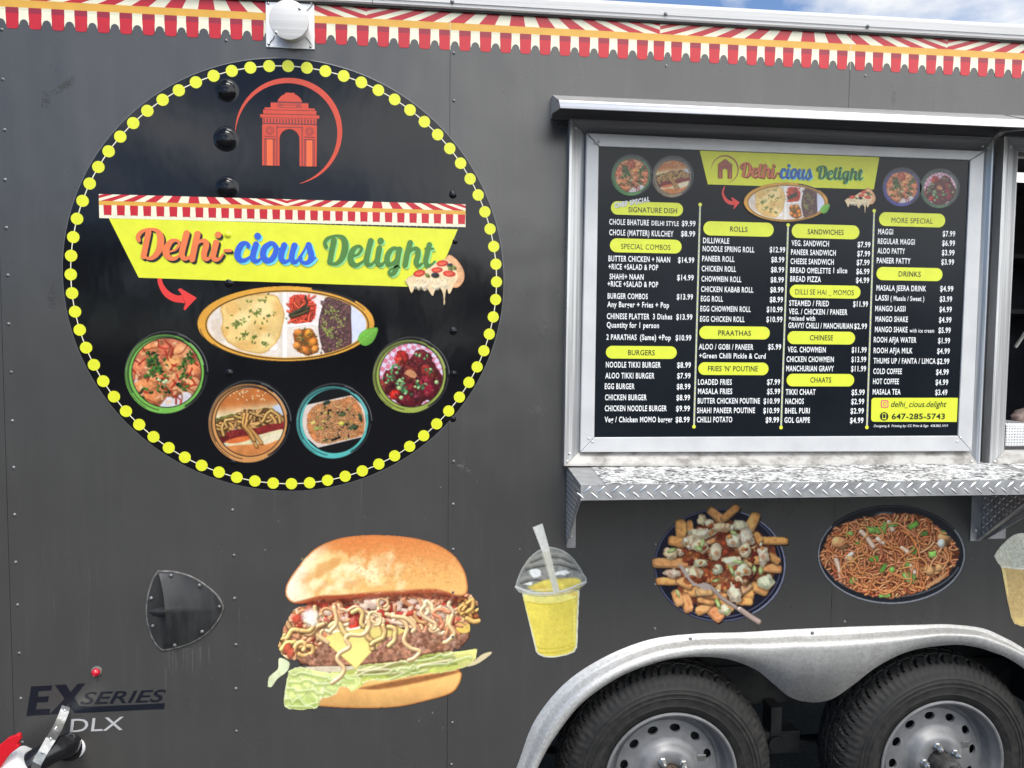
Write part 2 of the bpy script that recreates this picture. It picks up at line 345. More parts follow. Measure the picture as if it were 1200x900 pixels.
# ------------------------------------------------------------------ flat printed shapes: layered sheets of vinyl
class Sheet(MB):
    """vinyl shapes authored in some zoomed frame (ox, oy, sc -> photo pixels), each laid a hair above the one before"""
    def __init__(s, Y, ox=0, oy=0, sx=1., sy=None, step=2.5e-5): super().__init__(); s.Y = Y; s.o = (ox, oy); s.s = (sx, sy or sx); s.step = step
    def px(s, x, y): return (s.o[0]+x/s.s[0], s.o[1]+y/s.s[1])
    def w(s, x, y): return at(*s.px(x, y), s.Y)
    def up(s): s.Y -= s.step
    def shape(s, pts, mi=0, holes=()):
        s.tess([[s.w(*p) for p in l] for l in (pts, *holes)], mi); s.up()
    def disc(s, cx, cy, rx, ry=None, mi=0, n=40): s.shape([(cx+rx*math.cos(2*math.pi*k/n), cy+(ry or rx)*math.sin(2*math.pi*k/n)) for k in range(n)], mi)
    def ribbon(s, pts, mi=0, n=7, dx=0, dy=0, grow=0):
        """(x, y, halfwidth) brush stroke with round ends"""
        c = cr(pts, n); Lq, Rq = [], []
        for i, p in enumerate(c):
            t = c[min(i+1, len(c)-1)][:2] - c[max(i-1, 0)][:2]; l = np.linalg.norm(t) or 1; t = t/l; nn = np.array([-t[1], t[0]]); h = max(p[2]+grow, .5)
            Lq.append(p[:2]+nn*h); Rq.append(p[:2]-nn*h)
        a = [s.vert(s.w(q[0]+dx, q[1]+dy)) for q in Lq]; b = [s.vert(s.w(q[0]+dx, q[1]+dy)) for q in Rq]
        for i in range(len(a)-1): s.face((a[i], a[i+1], b[i+1], b[i]), mi)
        s.up()
        for e, k in ((0, 1), (-1, -2)):
            p = c[e]; h = max(p[2]+grow, .5)
            if h > 1.2: s.disc(p[0]+dx, p[1]+dy, h, mi=mi, n=20)
    def wdisc(s, cx, cz, r, mi=0, n=32):
        s.poly([(cx+r*math.cos(2*math.pi*k/n), s.Y, cz+r*math.sin(2*math.pi*k/n)) for k in range(n)], mi)
def awning(s, mi, x0, x1, zt, zb0, zb1, zc, zr, centers, hw_t, hw_b, units, period, Y):
    """printed awning: fan of stripes over an amber band over scalloped flaps; mi = red, dark red, cream, dull cream, amber"""
    red, dred, cream, dcream, amber = mi
    q = lambda pts, m, dy=0: s.poly([(x, Y-dy, z) for x, z in pts], m)
    q([(x0, zb0), (x1, zb0), (x1, zt), (x0, zt)], cream)
    def clip(pts, lo, hi):
        for sgn, lim in ((1, lo), (-1, -hi)):
            out = []
            for i in range(len(pts)):
                a, b = pts[i], pts[(i+1) % len(pts)]; ia, ib = a[0]*sgn >= lim, b[0]*sgn >= lim
                if ia: out.append(a)
                if ia != ib: t = (lim*sgn-a[0])/(b[0]-a[0]); out.append((lim*sgn, a[1]+t*(b[1]-a[1])))
            pts = out
            if not pts: return []
        return pts
    for c, lo, hi in units:
        k = 0
        n = int((hi-lo)/period)
        for k in range(-n, n+1):
            u = k*period; f = .78
            pts = [(c+u-period*.26, zb0), (c+u+period*.26, zb0), (c+(u+period*.26)*f, zt), (c+(u-period*.26)*f, zt)]
            pts = clip(pts, max(lo, x0), min(hi, x1))
            if len(pts) > 2: q(pts, red, 2e-4)
    q([(x0, zb1), (x1, zb1), (x1, zb0), (x0, zb0)], amber, 1e-4)
    for i, c in enumerate(centers):
        zs = zb1-(zb1-zr)*.27
        q([(c-hw_t*1.02, zs), (c+hw_t*1.02, zs), (c+hw_t, zb1), (c-hw_t, zb1)], dred, 3e-4)
        low = [(c-hw_b*math.copysign(abs(math.cos(R(a)))**.55, math.cos(R(a))), zr+(zc-zr)*.5*(1-math.sin(R(a))**.7)) for a in range(0, 181, 15)]
        q(low + [(c+hw_t*1.02, zs), (c-hw_t*1.02, zs)], red, 3e-4)
    for a, b in zip(centers[:-1], centers[1:]):
        if b-a < hw_t*2.2: continue
        l, r = a+hw_t*.9, b-hw_t*.9; m = (l+r)/2; h = (r-l)/2; zs = zb1-(zb1-zc)*.2
        q([(l, zs), (r, zs), (r, zb1), (l, zb1)], dcream, 1.5e-4)
        arcp = [(m+h*.8*math.cos(R(t)), zc-.007+(.015)*math.sin(R(t))*(zb1-zc)/.04) for t in range(0, 181, 15)]
        q([(l+h*.1, zc-.007)] + [(l, zs), (r, zs)] + [(r-h*.1, zc-.007)] + arcp, cream, 1.5e-4)
cen = [.032+.0582*k for k in range(-14, 0)] + [0.032, 0.09, 0.148, 0.207, 0.265, 0.323, 0.382, 0.44, 0.497, 0.557, 0.614, 0.671, .729, .785, .842, 0.899, 0.958, 1.015, 1.073, 1.131, 1.188, 1.245, 1.304, 1.362, 1.419, 1.476, 1.534, 1.591, 1.648, 1.705, 1.763, 1.813, 1.866, 1.923, 1.981, 2.038, 2.096, 2.152, 2.209, 2.266, 2.322, 2.379, 2.436, 2.493, 2.551, 2.608, 2.665, 2.721, 2.777, 2.835, 2.891, 2.948] + [2.948+.0572*k for k in range(1, 20)]
s = Sheet(-.0006)
awning(s, (0, 1, 2, 3, 4), -.77, 4.0, 2.6348, 2.606, 2.586, 2.548, 2.530, cen, .0165, .0150, [(-.335, -.77, .1), (.535, .10, .97), (1.395, .97, 1.815), (2.27, 1.815, 2.716), (3.15, 2.716, 3.59), (4.0, 3.59, 4.4)], .0875, -.0006)
for xs in SEAM[1:4]: s.poly([(xs-.0007, -.00115, 2.53), (xs+.0007, -.00115, 2.53), (xs+.0007, -.00115, 2.634), (xs-.0007, -.00115, 2.634)], 3)
tag(s.build('awning_print', [M_red, M_redd, M_cream, M_creamd, M_gold], T), 'red and cream printed awning stripe along the top of the wall')

# ------------------------------------------------------------------ round sign
SC, SR = (.7527, 1.8764), .6107
b = MB(); n = 128
ring = lambda r, y: [(SC[0]+r*math.cos(2*math.pi*k/n), y, SC[1]+r*math.sin(2*math.pi*k/n)) for k in range(n)]
b.poly(ring(SR-.0017, -.0009)); b.grid([ring(SR, -.0004), ring(SR-.0017, -.0009)], 1, close_u=True)
sign = tag(b.build('round_sign', [M_vinyl, mat('cut_vinyl_edge', (.14, .14, .14), .4)], T), 'large round black vinyl sign ringed with yellow dots')
s = Sheet(-.0012)
for k in range(72):
    a = R(5*k+2.5); c_, s_ = math.cos(a), math.sin(a); rr = .588; h = .0013; l = .010
    cx, cz = SC[0]+rr*c_, SC[1]+rr*s_
    s.poly([(cx-s_*l+c_*h, -.0011, cz+c_*l+s_*h), (cx+s_*l+c_*h, -.0011, cz-c_*l+s_*h), (cx+s_*l-c_*h, -.0011, cz-c_*l-s_*h), (cx-s_*l-c_*h, -.0011, cz+c_*l-s_*h)], 1)
    a = R(5*k); s.wdisc(SC[0]+rr*math.cos(a), SC[1]+rr*math.sin(a), .0163)
s.build('border_dots', [M_yellow, M_cream], sign)
ZB = (110, 220, 2.6667)
s = Sheet(-.0013, *ZB)
s.shape([(45, 92), (1137, 130), (1062, 312), (140, 281)])
s.build('banner', M_yellow, sign)
p0, p1 = at(116, 227, 0), at(545.5, 270.5, 0)
zt = at(116, 227.5)[2]; bx0, bx1 = p0[0], p1[0]; zr_ = at(116, 255.5)[2]
s = Sheet(-.0016)
cs = [bx0+.0225+(bx1-bx0-.034)*k/28 for k in range(29)]
h_ = zt-zr_
s.poly([(bx0, -.0016, zr_), (bx1, -.0016, zr_), (bx1, -.0016, zt), (bx0, -.0016, zt)], 2)
awning(s, (0, 0, 2, 2, 4), bx0, bx1, zt, zt-h_*.28, zt-h_*.45, zr_+.004, zr_+.009, cs, .0105, .0095, [((bx0*3+bx1)/4, bx0, (bx0+bx1)/2), ((bx0+bx1*3)/4, (bx0+bx1)/2, bx1)], .058, -.0018)
s.build('banner_awning', [M_red, M_redd, M_cream, M_creamd, M_gold], sign)
# brush script lettering
W_DEL = [[(222, 114, 29), (195, 240, 29), (168, 372, 29)], [(118, 200, 18), (108, 160, 22), (142, 112, 19), (200, 84, 13), (260, 80, 13), (312, 95, 20), (346, 142, 32), (354, 205, 36), (342, 285, 34), (305, 352, 28), (262, 388, 21), (215, 394, 14), (185, 380, 10)],
         [(452, 322, 7), (510, 302, 9), (549, 252, 12), (547, 214, 13), (510, 199, 15), (458, 220, 27), (415, 290, 34), (414, 345, 34), (452, 392, 24), (510, 394, 18), (562, 355, 9)],
         [(634, 124, 32), (602, 250, 31), (582, 345, 30), (604, 393, 24), (645, 392, 16), (685, 355, 8)],
         [(752, 130, 32), (718, 280, 31), (695, 405, 29)], [(712, 300, 8), (760, 226, 12), (808, 203, 20), (842, 220, 28), (843, 265, 30), (822, 340, 30), (828, 388, 27), (858, 402, 19), (892, 380, 10), (908, 350, 8)],
         [(953, 225, 31), (932, 310, 30), (922, 375, 29), (950, 408, 22), (992, 395, 13), (1030, 348, 7)], [(975, 140, 33), (976, 141, 33)], [(1048, 310, 14), (1108, 310, 14)]]
W_CIO = [[(240, 218, 19), (238, 196, 17), (212, 180, 17), (165, 200, 28), (127, 272, 32), (127, 335, 32), (162, 370, 23), (215, 362, 17), (265, 325, 9)],
         [(323, 195, 29), (300, 270, 29), (287, 340, 29), (313, 374, 23), (352, 370, 14), (388, 335, 8)], [(340, 107, 34), (341, 108, 34)],
         [(480, 182, 21), (420, 230, 30), (398, 310, 30), (432, 370, 28), (490, 358, 27), (530, 298, 27), (540, 235, 24), (515, 192, 21), (478, 182, 20)], [(545, 250, 10), (590, 243, 9)],
         [(628, 205, 30), (605, 275, 29), (594, 340, 28), (622, 382, 23), (668, 374, 14), (712, 325, 9)], [(740, 208, 30), (720, 275, 28), (708, 345, 28), (735, 388, 22), (770, 374, 14), (802, 325, 8)],
         [(795, 340, 14), (830, 285, 9), (882, 190, 10)], [(892, 200, 28), (906, 255, 29), (922, 320, 29), (900, 380, 24), (852, 398, 18), (812, 380, 15), (806, 345, 17)], [(925, 375, 14), (968, 338, 6)]]
W_LIG = [[(143, 145, 21), (125, 230, 20), (110, 312, 20)], [(82, 195, 13), (70, 165, 13), (92, 130, 12), (140, 110, 8), (180, 108, 9), (214, 127, 19), (230, 172, 24), (224, 232, 24), (200, 290, 19), (165, 322, 13), (128, 328, 8)],
         [(293, 266, 5), (330, 252, 7), (357, 217, 9), (352, 194, 9), (326, 190, 11), (292, 217, 19), (273, 270, 22), (279, 315, 21), (312, 337, 15), (350, 322, 9), (390, 288, 5)],
         [(430, 148, 21), (409, 230, 20), (397, 300, 20), (411, 333, 15), (440, 328, 9), (466, 296, 5)], [(497, 205, 20), (486, 270, 20), (482, 313, 19), (505, 337, 13), (542, 310, 6)], [(507, 147, 23), (508, 148, 23)],
         [(640, 210, 11), (606, 206, 13), (572, 240, 18), (556, 290, 20), (572, 332, 17), (610, 318, 13), (640, 270, 11), (650, 222, 13)], [(655, 212, 19), (641, 280, 19), (632, 350, 18), (614, 394, 17), (586, 410, 12), (571, 390, 9), (595, 366, 7), (650, 338, 5)],
         [(738, 162, 20), (713, 260, 20), (699, 335, 20)], [(712, 275, 5), (745, 223, 9), (774, 208, 14), (798, 222, 19), (797, 270, 19), (785, 312, 19), (802, 343, 13), (832, 325, 7)],
         [(888, 178, 19), (868, 260, 19), (859, 310, 18), (876, 343, 15), (906, 332, 8), (932, 306, 4)], [(858, 209, 7), (918, 209, 6)]]
def word(name, strokes, Y, o, m, sh, off, parent, label=None):
    s = Sheet(Y, *o)
    for st_ in strokes:
        for f in (.5, 1.): s.ribbon(st_, 1, dx=off*f, dy=off*f*1.05, n=5, grow=off*.11)
    for st_ in strokes: s.ribbon(st_, 0, grow=off*.13)
    o = s.build(name, [m, sh], parent)
    if label: tag(o, label)
word('lettering', W_DEL, -.0021, (150, 260, 9.2308), M_orange, M_black, 21, sign, 'orange brush script Delhi with black shadow')
word('lettering', W_CIO, -.0021, (265, 265, 9.2308), M_blue, M_cyan, 21, sign, 'blue brush script cious with pale blue shadow')
word('lettering', W_LIG, -.0021, (370, 260, 6.6667), M_green, M_mint, 13, sign, 'green brush script Delight with mint shadow')
# arch emblem
def emblem(Y, ox, oy, sx, sy, parent, mats):
    s = Sheet(Y, ox, oy, sx, sy); k = lambda x, y: (x, y+.022*(x-420))
    def rect(x0, y0, x1, y1, m): s.shape([k(x0, y0), k(x1, y0), k(x1, y1), k(x0, y1)], m)
    out = [(415+332*math.cos(R(a)), 497-332*math.sin(R(a))) for a in range(182, -80, -4)]
    inn = []
    for a in range(182, -80, -4):
        t = (182-a)/262; th = 36*math.sin(math.pi*min(max(t, 0), 1))**.75
        inn.append((415+(332-th)*math.cos(R(a)), 497-(332-th)*math.sin(R(a))))
    a_ = [s.vert(s.w(*p)) for p in out]; b_ = [s.vert(s.w(*p)) for p in inn]
    for i in range(len(a_)-1): s.face((a_[i], a_[i+1], b_[i+1], b_[i]), 0)
    dome_ = [k(422+74*math.cos(R(a)), 318-56*math.sin(R(a))) for a in range(0, 181, 10)]
    s.shape(dome_); rect(392, 258, 452, 268, 0)
    rect(348, 300, 495, 318, 0); rect(352, 313, 492, 318, 2)
    rect(303, 318, 537, 362, 0); rect(303, 318, 537, 323, 2); rect(372, 332, 468, 352, 2); rect(376, 336, 464, 349, 0)
    for cx in (361, 478): s.disc(*k(cx, 342), 15, mi=2); s.disc(*k(cx, 342), 10, mi=0); s.disc(*k(cx, 342), 5, mi=2)
    rect(265, 352, 576, 366, 0); rect(256, 366, 586, 396, 0); rect(265, 364, 576, 368, 2); rect(256, 390, 586, 395, 2)
    rect(238, 395, 604, 416, 0); rect(240, 413, 602, 418, 2)
    rect(252, 416, 588, 454, 0)
    for j in range(17): rect(258+j*19.5, 420, 266+j*19.5, 448, 2)
    rect(252, 448, 588, 456, 2)
    body = [k(250, 456), k(590, 456), k(588, 712), k(482, 712)] + [k(420+62*math.cos(R(a)), 547-64*math.sin(R(a))) for a in range(0, 181, 10)] + [k(358, 712), k(250, 712)]
    s.shape(body)
    for x0, x1 in ((339, 345), (495, 501)): rect(x0, 462, x1, 712, 2)
    rect(345, 470, 495, 475, 2)
    for cx in (298, 544): s.disc(*k(cx, 495), 25, mi=2); s.disc(*k(cx, 495), 20, mi=0); s.disc(*k(cx, 495), 14, mi=2); s.disc(*k(cx, 495), 10, mi=0)
    for x0, x1 in ((262, 332), (508, 578)):
        rect(x0, 528, x1, 532, 2); rect(x0, 543, x1, 550, 2); rect(x0+2, 550, x1-2, 712, 2); rect(x0+6, 550, x0+10, 712, 0); rect(x1-10, 550, x1-6, 712, 0); rect(x0+16, 550, x1-16, 712, 1)
    return s.build('arch_emblem', mats, parent)
emblem(-.0012, 260, 60, 5.2941, 5.2941, sign, [M_emb, M_embl, M_embd])
def arrow(Y, o, parent):
    s = Sheet(Y, *o)
    up_ = cr([(575, 42), (557, 75), (560, 108), (580, 138), (612, 152), (632, 148)], 5); lo_ = cr([(575, 42), (566, 78), (575, 108), (597, 130), (618, 137), (632, 136)], 5)
    lo2 = cr([(580, 42), (570, 75), (578, 100), (598, 122), (618, 132), (635, 134)], 5)
    a_ = [s.vert(s.w(p[0]-2, p[1])) for p in cr([(572, 44), (557, 75), (560, 105), (580, 140), (612, 160), (652, 166)], 5)]; b_ = [s.vert(s.w(*p)) for p in cr([(581, 40), (569, 75), (576, 102), (597, 126), (622, 138), (640, 137)], 5)]
    for i in range(len(a_)-1): s.face((a_[i], a_[i+1], b_[i+1], b_[i]))
    s.up(); s.shape([(640, 137), (625, 118), (634, 113), (692, 147), (650, 191), (645, 186), (652, 166)])
    s.build('arrow', M_arrow, parent)
arrow(-.0012, (0, 300, 3.), sign)
# vinyl bulging over the bolts underneath
for (x, y, r, h) in ((266, 106, .022, .0105), (265, 163, .0235, .0115), (266, 220, .022, .0105), (268, 331.7, .009, .004), (268.3, 437.3, .008, .004), (272.7, 541.7, .007, .003), (530.7, 228, .008, .004), (533, 282.7, .006, .003), (531, 388, .008, .004), (531.7, 438, .006, .003), (531, 491, .006, .003)):
    p = at(x, y, -.0009); d_ = MB(); d_.lathe([(r*1.5, 0), (r*1.25, -h*.05), (r*1.08, -h*.18)] + [(r*math.cos(R(g)), -h*(.32+.68*math.sin(R(g)))) for g in range(8, 90, 10)] + [(.0001, -h)], (0, 0, 0), n=32)
    o = d_.build('vinyl_bump', M_vinyl, sign, smooth=True, origin=(0, 0, 0)); o.location = Vector(p)-WL[sign.name]; WL[o.name] = Vector(p)
p = at(267, 275, -.0017); o = dome(.008, .004, 20, 6, 1.4).build('vinyl_bump', M_yellow, sign, smooth=True, origin=(0, 0, 0)); o.location = Vector(p)-WL[sign.name]

# ------------------------------------------------------------------ printed food pictures: painted point by point onto fine flat meshes
_rs = np.random.RandomState(3); _lat = _rs.rand(64, 64)
def vnoise(x, y):
    xi = np.floor(x).astype(int); yi = np.floor(y).astype(int); fx = x-xi; fy = y-yi; fx = fx*fx*(3-2*fx); fy = fy*fy*(3-2*fy)
    g = lambda a, b: _lat[a % 64, b % 64]
    return (g(xi, yi)*(1-fx)+g(xi+1, yi)*fx)*(1-fy)+(g(xi, yi+1)*(1-fx)+g(xi+1, yi+1)*fx)*fy
def fbm(x, y, o=4):
    s = 0; a = .5; t = 0
    for k in range(o): s = s+a*vnoise(x*2**k+17*k, y*2**k+9*k); t += a; a *= .55
    return s/t
def sm(a, b, x): t = np.clip((x-a)/(b-a), 0, 1); return t*t*(3-2*t)
C255 = lambda c: np.array(c, float)/255.
class Pic:
    def __init__(s, box, ox, oy, sx, sy=None, ss=2.):
        """box in the author's zoomed frame; (ox + x/sx, oy + y/sy) are photo pixels; ss samples per photo pixel"""
        s.box = box; s.o = (ox, oy); s.s = (sx, sy or sx); s.nx = int((box[2]-box[0])/sx*ss)+1; s.ny = int((box[3]-box[1])/(sy or sx)*ss)+1
        s.xs = np.linspace(box[0], box[2], s.nx); s.ys = np.linspace(box[1], box[3], s.ny)
        s.X, s.Y = np.meshgrid(s.xs, s.ys); s.c = np.zeros((s.ny, s.nx, 3)); s.a = np.zeros((s.ny, s.nx)); s.aa = sx/ss*.6; s.clip = None
    def win(s, x0, y0, x1, y1):
        m = s.aa*2
        i0, i1 = np.searchsorted(s.xs, x0-m), np.searchsorted(s.xs, x1+m); j0, j1 = np.searchsorted(s.ys, y0-m), np.searchsorted(s.ys, y1+m)
        return slice(j0, j1), slice(i0, i1)
    def put(s, w_, m, col, alpha=1., paint=True):
        if s.clip is not None: m = m*s.clip[w_]
        m = np.clip(m*alpha, 0, 1); s.c[w_] = s.c[w_]*(1-m[..., None]) + np.clip(col, 0, 1.1)*m[..., None]
        s.a[w_] = np.maximum(s.a[w_], m)
    def sdf(s, pts, w_):
        X, Y = s.X[w_], s.Y[w_]; d = np.full(X.shape, 1e9); ins = np.zeros(X.shape, bool); n = len(pts)
        for i in range(n):
            (x0, y0), (x1, y1) = pts[i], pts[(i+1) % n]; ex, ey = x1-x0, y1-y0; L2 = ex*ex+ey*ey or 1e-9
            t = np.clip(((X-x0)*ex+(Y-y0)*ey)/L2, 0, 1); d = np.minimum(d, (X-x0-t*ex)**2+(Y-y0-t*ey)**2)
            if y0 != y1: ins ^= ((y0 > Y) != (y1 > Y)) & (X < ex*(Y-y0)/ey+x0)
        d = np.sqrt(d); return np.where(ins, -d, d)
    def fill(s, pts, col, smooth=True, tex=None, alpha=1., rag=0., ragf=.1, edge=None, soft=None, hi=None):
        """closed outline; tex=(amp, freq, octaves) mottling; rag roughens the outline; edge=(width, colour) tints the rim; hi=(dx, dy, amp) lights one side"""
        if smooth: pts = [tuple(p) for p in cr(list(pts)+[pts[0]], 4)[:-1]]
        P_ = np.array(pts); w_ = s.win(P_[:, 0].min()-rag, P_[:, 1].min()-rag, P_[:, 0].max()+rag, P_[:, 1].max()+rag)
        X, Y = s.X[w_], s.Y[w_]
        if X.size == 0: return
        d = s.sdf(pts, w_)
        if rag: d = d+(fbm(X*ragf, Y*ragf, 3)-.5)*2*rag
        so = soft or s.aa; m = sm(so, -so, d); c = np.broadcast_to(C255(col) if not callable(col) else col(X, Y), X.shape+(3,)).copy()
        if tex: c = c*(1+tex[0]*2*(fbm(X*tex[1]+P_[0, 0], Y*tex[1], tex[2])-.5))[..., None]
        if hi:
            u = (X-P_[:, 0].mean())/(np.ptp(P_[:, 0])/2+1e-6)*hi[0]+(Y-P_[:, 1].mean())/(np.ptp(P_[:, 1])/2+1e-6)*hi[1]; c = c*(1+hi[2]*u)[..., None]
        if edge:
            e = sm(-edge[0], 0, d)[..., None]; c = c*(1-e)+C255(edge[1])*e
        s.put(w_, m, c, alpha)
    def ell(s, cx, cy, rx, ry, col, rot=0., shade=.35, rag=0., ragf=.1, alpha=1., tex=None, soft=None, gloss=0.):
        r = max(rx, ry)*1.05+rag; w_ = s.win(cx-r, cy-r, cx+r, cy+r); X, Y = s.X[w_]-cx, s.Y[w_]-cy
        if X.size == 0: return
        c_, s_ = math.cos(rot), math.sin(rot); u = (X*c_+Y*s_)/rx; v = (-X*s_+Y*c_)/ry; q = np.hypot(u, v)
        d = (q-1)*min(rx, ry)
        if rag: d = d+(fbm(s.X[w_]*ragf, s.Y[w_]*ragf, 3)-.5)*2*rag
        so = soft or s.aa; m = sm(so, -so, d); nz = np.sqrt(np.clip(1-q*q, 0, 1)); nxx = X/r; nyy = Y/r
        lam = np.clip(-.45*nxx-.6*nyy+.66*nz, 0, 1)
        c = C255(col)*(1-shade+shade*1.55*lam)[..., None]
        if tex: c = c*(1+tex[0]*2*(fbm(s.X[w_]*tex[1], s.Y[w_]*tex[1], tex[2])-.5))[..., None]
        if gloss: c = c+gloss*np.clip(lam, 0, 1)[..., None]**14
        s.put(w_, m, c, alpha)
    def tube(s, pts, r, col, shade=.5, n=5, alpha=1., gloss=0., ao=.42):
        c = cr(pts, n) if len(pts) > 2 else [np.array(p, float) for p in pts]; A = np.array(c)[:, :2]
        w_ = s.win(A[:, 0].min()-r, A[:, 1].min()-r, A[:, 0].max()+r, A[:, 1].max()+r); X, Y = s.X[w_], s.Y[w_]
        if X.size == 0: return
        d = np.full(X.shape, 1e9); dx = np.zeros(X.shape); dy = np.zeros(X.shape)
        for i in range(len(A)-1):
            (x0, y0), (x1, y1) = A[i], A[i+1]; ex, ey = x1-x0, y1-y0; t = np.clip(((X-x0)*ex+(Y-y0)*ey)/(ex*ex+ey*ey+1e-9), 0, 1)
            qx, qy = X-x0-t*ex, Y-y0-t*ey; q = np.hypot(qx, qy); k = q < d; d = np.where(k, q, d); dx = np.where(k, qx, dx); dy = np.where(k, qy, dy)
        if shade >= .5 and r > 3:
            w2 = w_; dd = sm(r*1.0, -r*.3, d-r*1.05)*ao*alpha; dd = dd*(s.clip[w2] if s.clip is not None else 1)*(s.a[w2] > .5); s.c[w2] = s.c[w2]*(1-dd[..., None]*np.array([.75, .9, 1.]))
        m = sm(s.aa, -s.aa, d-r); nz = np.sqrt(np.clip(1-(d/r)**2, 0, 1)); lam = np.clip((-.4*dx-.62*dy)/r+.68*nz, 0, 1)
        cc = C255(col)*(1-shade+shade*1.5*lam)[..., None]
        if gloss: cc = cc+gloss*lam[..., None]**10
        s.put(w_, m, cc, alpha)
    def line(s, pts, r, col, alpha=1.): s.tube(pts, r, col, 0., 1, alpha)
    def arc(s, cx, cy, rx, ry, a0, a1, r, col, alpha=1.):
        n = max(int(abs(a1-a0)/6), 3); s.line([(cx+rx*math.cos(R(a0+(a1-a0)*k/n)), cy+ry*math.sin(R(a0+(a1-a0)*k/n))) for k in range(n+1)], r, col, alpha)
    def build(s, name, Y, parent, k=.86, thr=.5, m=None, grain=.075):
        keep = s.a >= thr
        rs = np.random.RandomState(len(name)+s.nx); A = (s.a > .3)[..., None]*1.; C = s.c*A
        def bl(z):
            z = np.pad(z, ((1, 1), (1, 1), (0, 0)), 'edge'); z = z[:-2]*.22+z[1:-1]*.56+z[2:]*.22; return z[:, :-2]*.22+z[:, 1:-1]*.56+z[:, 2:]*.22
        for _ in range(2): C = bl(C); A = bl(A)
        C = np.where(A > .05, C/np.maximum(A, .05), s.c); lum = C.mean(2)
        q = s.s[0]; U, V = s.X/q, s.Y/q; tx = 1+grain*(1.5*(fbm(U*.9, V*.9, 3)-.5)+.9*(fbm(U*.22+5, V*.22, 3)-.5))+grain*.16*rs.randn(*lum.shape)
        tint = grain*.35*(fbm(U*.13+31, V*.13+7, 3)-.5); C = C*np.where(lum > .14, tx, 1)[..., None]; C = C*(1+np.where(lum > .14, tint, 0)[..., None]*np.array([.6, 0, -1.]))
        s.c = np.clip(C, 0, 1.05)
        q = keep[:-1, :-1] | keep[1:, :-1] | keep[:-1, 1:] | keep[1:, 1:]
        used = np.zeros_like(keep); used[:-1, :-1] |= q; used[1:, :-1] |= q; used[:-1, 1:] |= q; used[1:, 1:] |= q
        idx = -np.ones(keep.shape, int); idx[used] = np.arange(used.sum())
        px = s.o[0]+s.X[used]/s.s[0]; py = s.o[1]+s.Y[used]/s.s[1]; v = atv(px, py, Y); o0 = (v.min(0)+v.max(0))/2; v = v-o0
        f = np.stack([idx[:-1, :-1][q], idx[1:, :-1][q], idx[1:, 1:][q], idx[:-1, 1:][q]], 1)
        me = bpy.data.meshes.new(name); me.vertices.add(len(v)); me.vertices.foreach_set('co', v.ravel().astype(np.float32))
        me.loops.add(f.size); me.loops.foreach_set('vertex_index', f.ravel().astype(np.int32)); me.polygons.add(len(f)); me.polygons.foreach_set('loop_start', np.arange(0, f.size, 4, dtype=np.int32))
        a = me.color_attributes.new('print', 'FLOAT_COLOR', 'POINT'); c = np.minimum(lin(np.clip(s.c[used], 0, 1))*k, .86)
        a.data.foreach_set('color', np.hstack([c, np.ones((len(c), 1))]).astype(np.float32).ravel())
        me.materials.append(m or M_print); me.update(calc_edges=True); me.validate()
        return place(bpy.data.objects.new(name, me), o0, parent)
def pclip(p, pts, rag=0., ragf=.05, smooth=True):
    if smooth: pts = [tuple(q) for q in cr(list(pts)+[pts[0]], 4)[:-1]]
    w_ = (slice(None), slice(None)); d = p.sdf(pts, w_)
    if rag: d = d+(fbm(p.X*ragf, p.Y*ragf, 3)-.5)*2*rag
    return sm(p.aa, -p.aa, d)
def jit(c, a, rs): return tuple(np.clip(np.array(c)*(1+a*(rs.rand()-.5)*2)+rs.randn(3)*3, 0, 255))
def curl(rs, x, y, l, n=7, wig=1.1, th=None):
    th = rs.rand()*6.28 if th is None else th; k = (rs.rand()-.5)*wig; pts = [(x, y)]
    for i in range(n):
        k = k*.7+(rs.rand()-.5)*wig; th += k; x += l/n*math.cos(th); y += l/n*math.sin(th); pts.append((x, y))
    return pts
def rings(p, cx, cy, r, col, bg):
    """hand drawn ring round a dish: heavy on the left, with thin loose strokes"""
    p.ell(cx-.055*r, cy+.035*r, r*1.155, r*1.155, col, shade=0)
    p.ell(cx+.005*r, cy, r*1.075, r*1.075, bg, shade=0, alpha=.0)
    L2 = tuple(.55*v+90 for v in col)
    for rr, a0, a1, al in ((1.07, 100, 330, 1), (1.10, 150, 300, .9), (1.14, 120, 285, .7)): p.arc(cx-.04*r, cy+.03*r, r*rr, r*rr, a0, a1, r*.009, bg, al)
    # black wedge where the ring thins on the right
    p.arc(cx+.03*r, cy-.01*r, r*1.095, r*1.095, -62, 62, r*.036, bg)
    p.arc(cx, cy, r*1.10, r*1.10, -52, -12, r*.013, L2); p.arc(cx, cy, r*1.085, r*1.085, 20, 75, r*.014, col)
    p.arc(cx+.01*r, cy-.01*r, r*1.19, r*1.19, 182, 300, r*.008, (150, 150, 145), .8); p.arc(cx+.03*r, cy+.01*r, r*1.17, r*1.17, -75, -2, r*.010, (165, 165, 160), .9); p.arc(cx+.02*r, cy, r*1.14, r*1.14, 4, 70, r*.007, (140, 140, 140), .7)
    p.ell(cx, cy, r*1.022, r*1.022, bg, shade=0)
def circ_clip(p, cx, cy, rx, ry): p.clip = sm(p.aa, -p.aa, (np.hypot((p.X-cx)/rx, (p.Y-cy)/ry)-1)*min(rx, ry))
BLK = (19, 19, 22)
